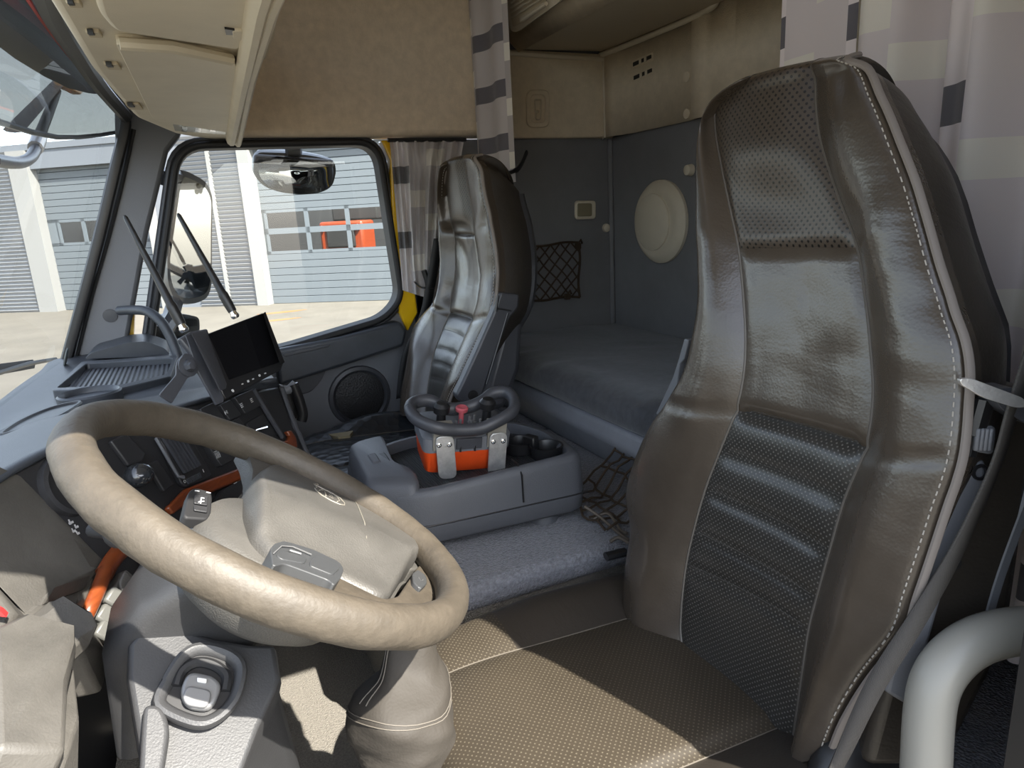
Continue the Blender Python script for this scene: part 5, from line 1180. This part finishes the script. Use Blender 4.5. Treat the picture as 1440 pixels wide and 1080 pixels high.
b = MB(); gpt = [cc+(p-cc)*.95+V((0, -.012, -.006)) for p in pp_]; rr = [[cc+(p-cc)*f_+V((0, -.012-.03*(1-f_*f_), 0)) for p in gpt] for f_ in (.95, .75, .5, .25, .02)]; b.loft(rr, caps=True); b.build('mirror_glass', 'mirror', km, smooth=70)
b = MB(); b.prism(quadpx([(357, 216), (470, 224), (470, 236), (430, 233), (390, 224), (357, 231)], Y=2.725), (0, .05, 0)); b.build('hood', 'greydk', km, bevel=.01)
b = MB(); b.tube([P(413, 216, Y=2.78), P(413, 204, Y=2.62), P(413, 195, Y=2.54)], (.03, .02), 8); b.build('arm', 'bodydark', km)
# front mirror arm, marker lamp, smoked sun visor, wiper, beyond the windshield
fm = thing('front_mirror_arm', 'bent black mirror arm outside the top of the windshield', 'mirror arm', P(70, 150, X=-.55))
XF = -.52
def XP(x, y, X=XF): return P(x, y, X=X)
b = MB(); b.tube(cr([XP(80, 128), XP(68, 160), XP(56, 190), XP(49, 212), XP(40, 224), XP(22, 229), XP(-10, 225)], 5), .022, 10); b.build('arm', 'bodydark', fm)
b = MB(); b.tube([XP(86, 112, -.5), XP(50, 150, -.5), XP(20, 182, -.5)], (.035, .012), 8); b.build('bracket', 'bodydark', fm)
b = MB(); b.tube([XP(56, 192), XP(50, 208)], .030, 10); b.build('clamp', 'silver', fm)
b = MB(); b.prism([XP(x, y, -.46) for x, y in [(90, 105), (98, 108), (118, 128), (114, 133), (92, 122)]], (-.05, 0, 0)); b.build('marker_lamp', 'amber', fm, bevel=.006)
vs_ = thing('sun_visor', 'smoked translucent sun visor outside the windshield', 'sun visor', (-.5, 1.6, 1.5))
b = MB(); rows_ = []
zlo = lambda y: 1.35
vis = [(165, 186, 2.50), (140, 190, 2.35), (110, 193, 2.15), (80, 193, 1.95), (45, 186, 1.75), (0, 172, 1.55), (-60, 150, 1.3)]
for x, y, d in vis:
    p = P(x, y, Y=d); rows_.append([p, p+V((.05, 0, .20)), p+V((.11, 0, .45)), p+V((.15, 0, .80))])
b.grid(rows_); b.build('visor_panel', 'smoke', vs_, smooth=70)
b = MB(); b.grid([[r[0]+V((.04, .02, .11)), r[0]+V((.10, .02, .30)), r[0]+V((.16, 0, .75))] for r in rows_]); b.build('visor_mount', 'grey', vs_, smooth=70)
b = MB(); b.tube([r[0] for r in rows_], .006, 6); b.build('visor_edge', 'bodydark', vs_)
wp = thing('wiper', 'black windshield wiper resting at the lower left', 'wiper', P(40, 520, X=-.56))
b = MB(); b.tube(cr([P(78, 505, X=-.52), P(40, 512, X=-.54), P(-20, 530, X=-.56)], 5), .008, 6); b.build('arm', 'bodydark', wp)
b = MB(); b.tube([P(45, 512, X=-.55), P(0, 519, X=-.56), P(-40, 526, X=-.57)], (.010, .018), 6); b.build('blade', 'rubber', wp)

# ================================================================== LIGHT
S = V((-.345, .94, -1.05)).normalized()
sl = bpy.data.lights.new('sun', 'SUN'); sl.energy = 17; sl.angle = math.radians(.53); sl.color = (1, .95, .86)
so = bpy.data.objects.new('sun', sl); so.rotation_euler = S.to_track_quat('-Z', 'Y').to_euler(); COL.objects.link(so); so.location = (3, -8, 7)
w = bpy.data.worlds.new('World'); sc.world = w; w.use_nodes = True; nt = w.node_tree; bg = nt.nodes['Background']
sky = nt.nodes.new('ShaderNodeTexSky'); sky.sky_type = 'NISHITA'; sky.sun_disc = False; sky.sun_elevation = math.asin(-S.z); sky.sun_rotation = math.atan2(-S.x, -S.y); sky.air_density = 1.0; sky.dust_density = 1.5
hz = nt.nodes.new('ShaderNodeHueSaturation'); hz.inputs['Saturation'].default_value = .55; nt.links.new(sky.outputs[0], hz.inputs['Color']); nt.links.new(hz.outputs[0], bg.inputs[0]); bg.inputs[1].default_value = .62
sc.view_settings.view_transform = 'Standard'; sc.view_settings.look = 'None'; sc.view_settings.exposure = 0; sc.view_settings.gamma = 1
sc.cycles.max_bounces = 10; sc.cycles.diffuse_bounces = 5; sc.cycles.transparent_max_bounces = 12; sc.cycles.caustics_reflective = False
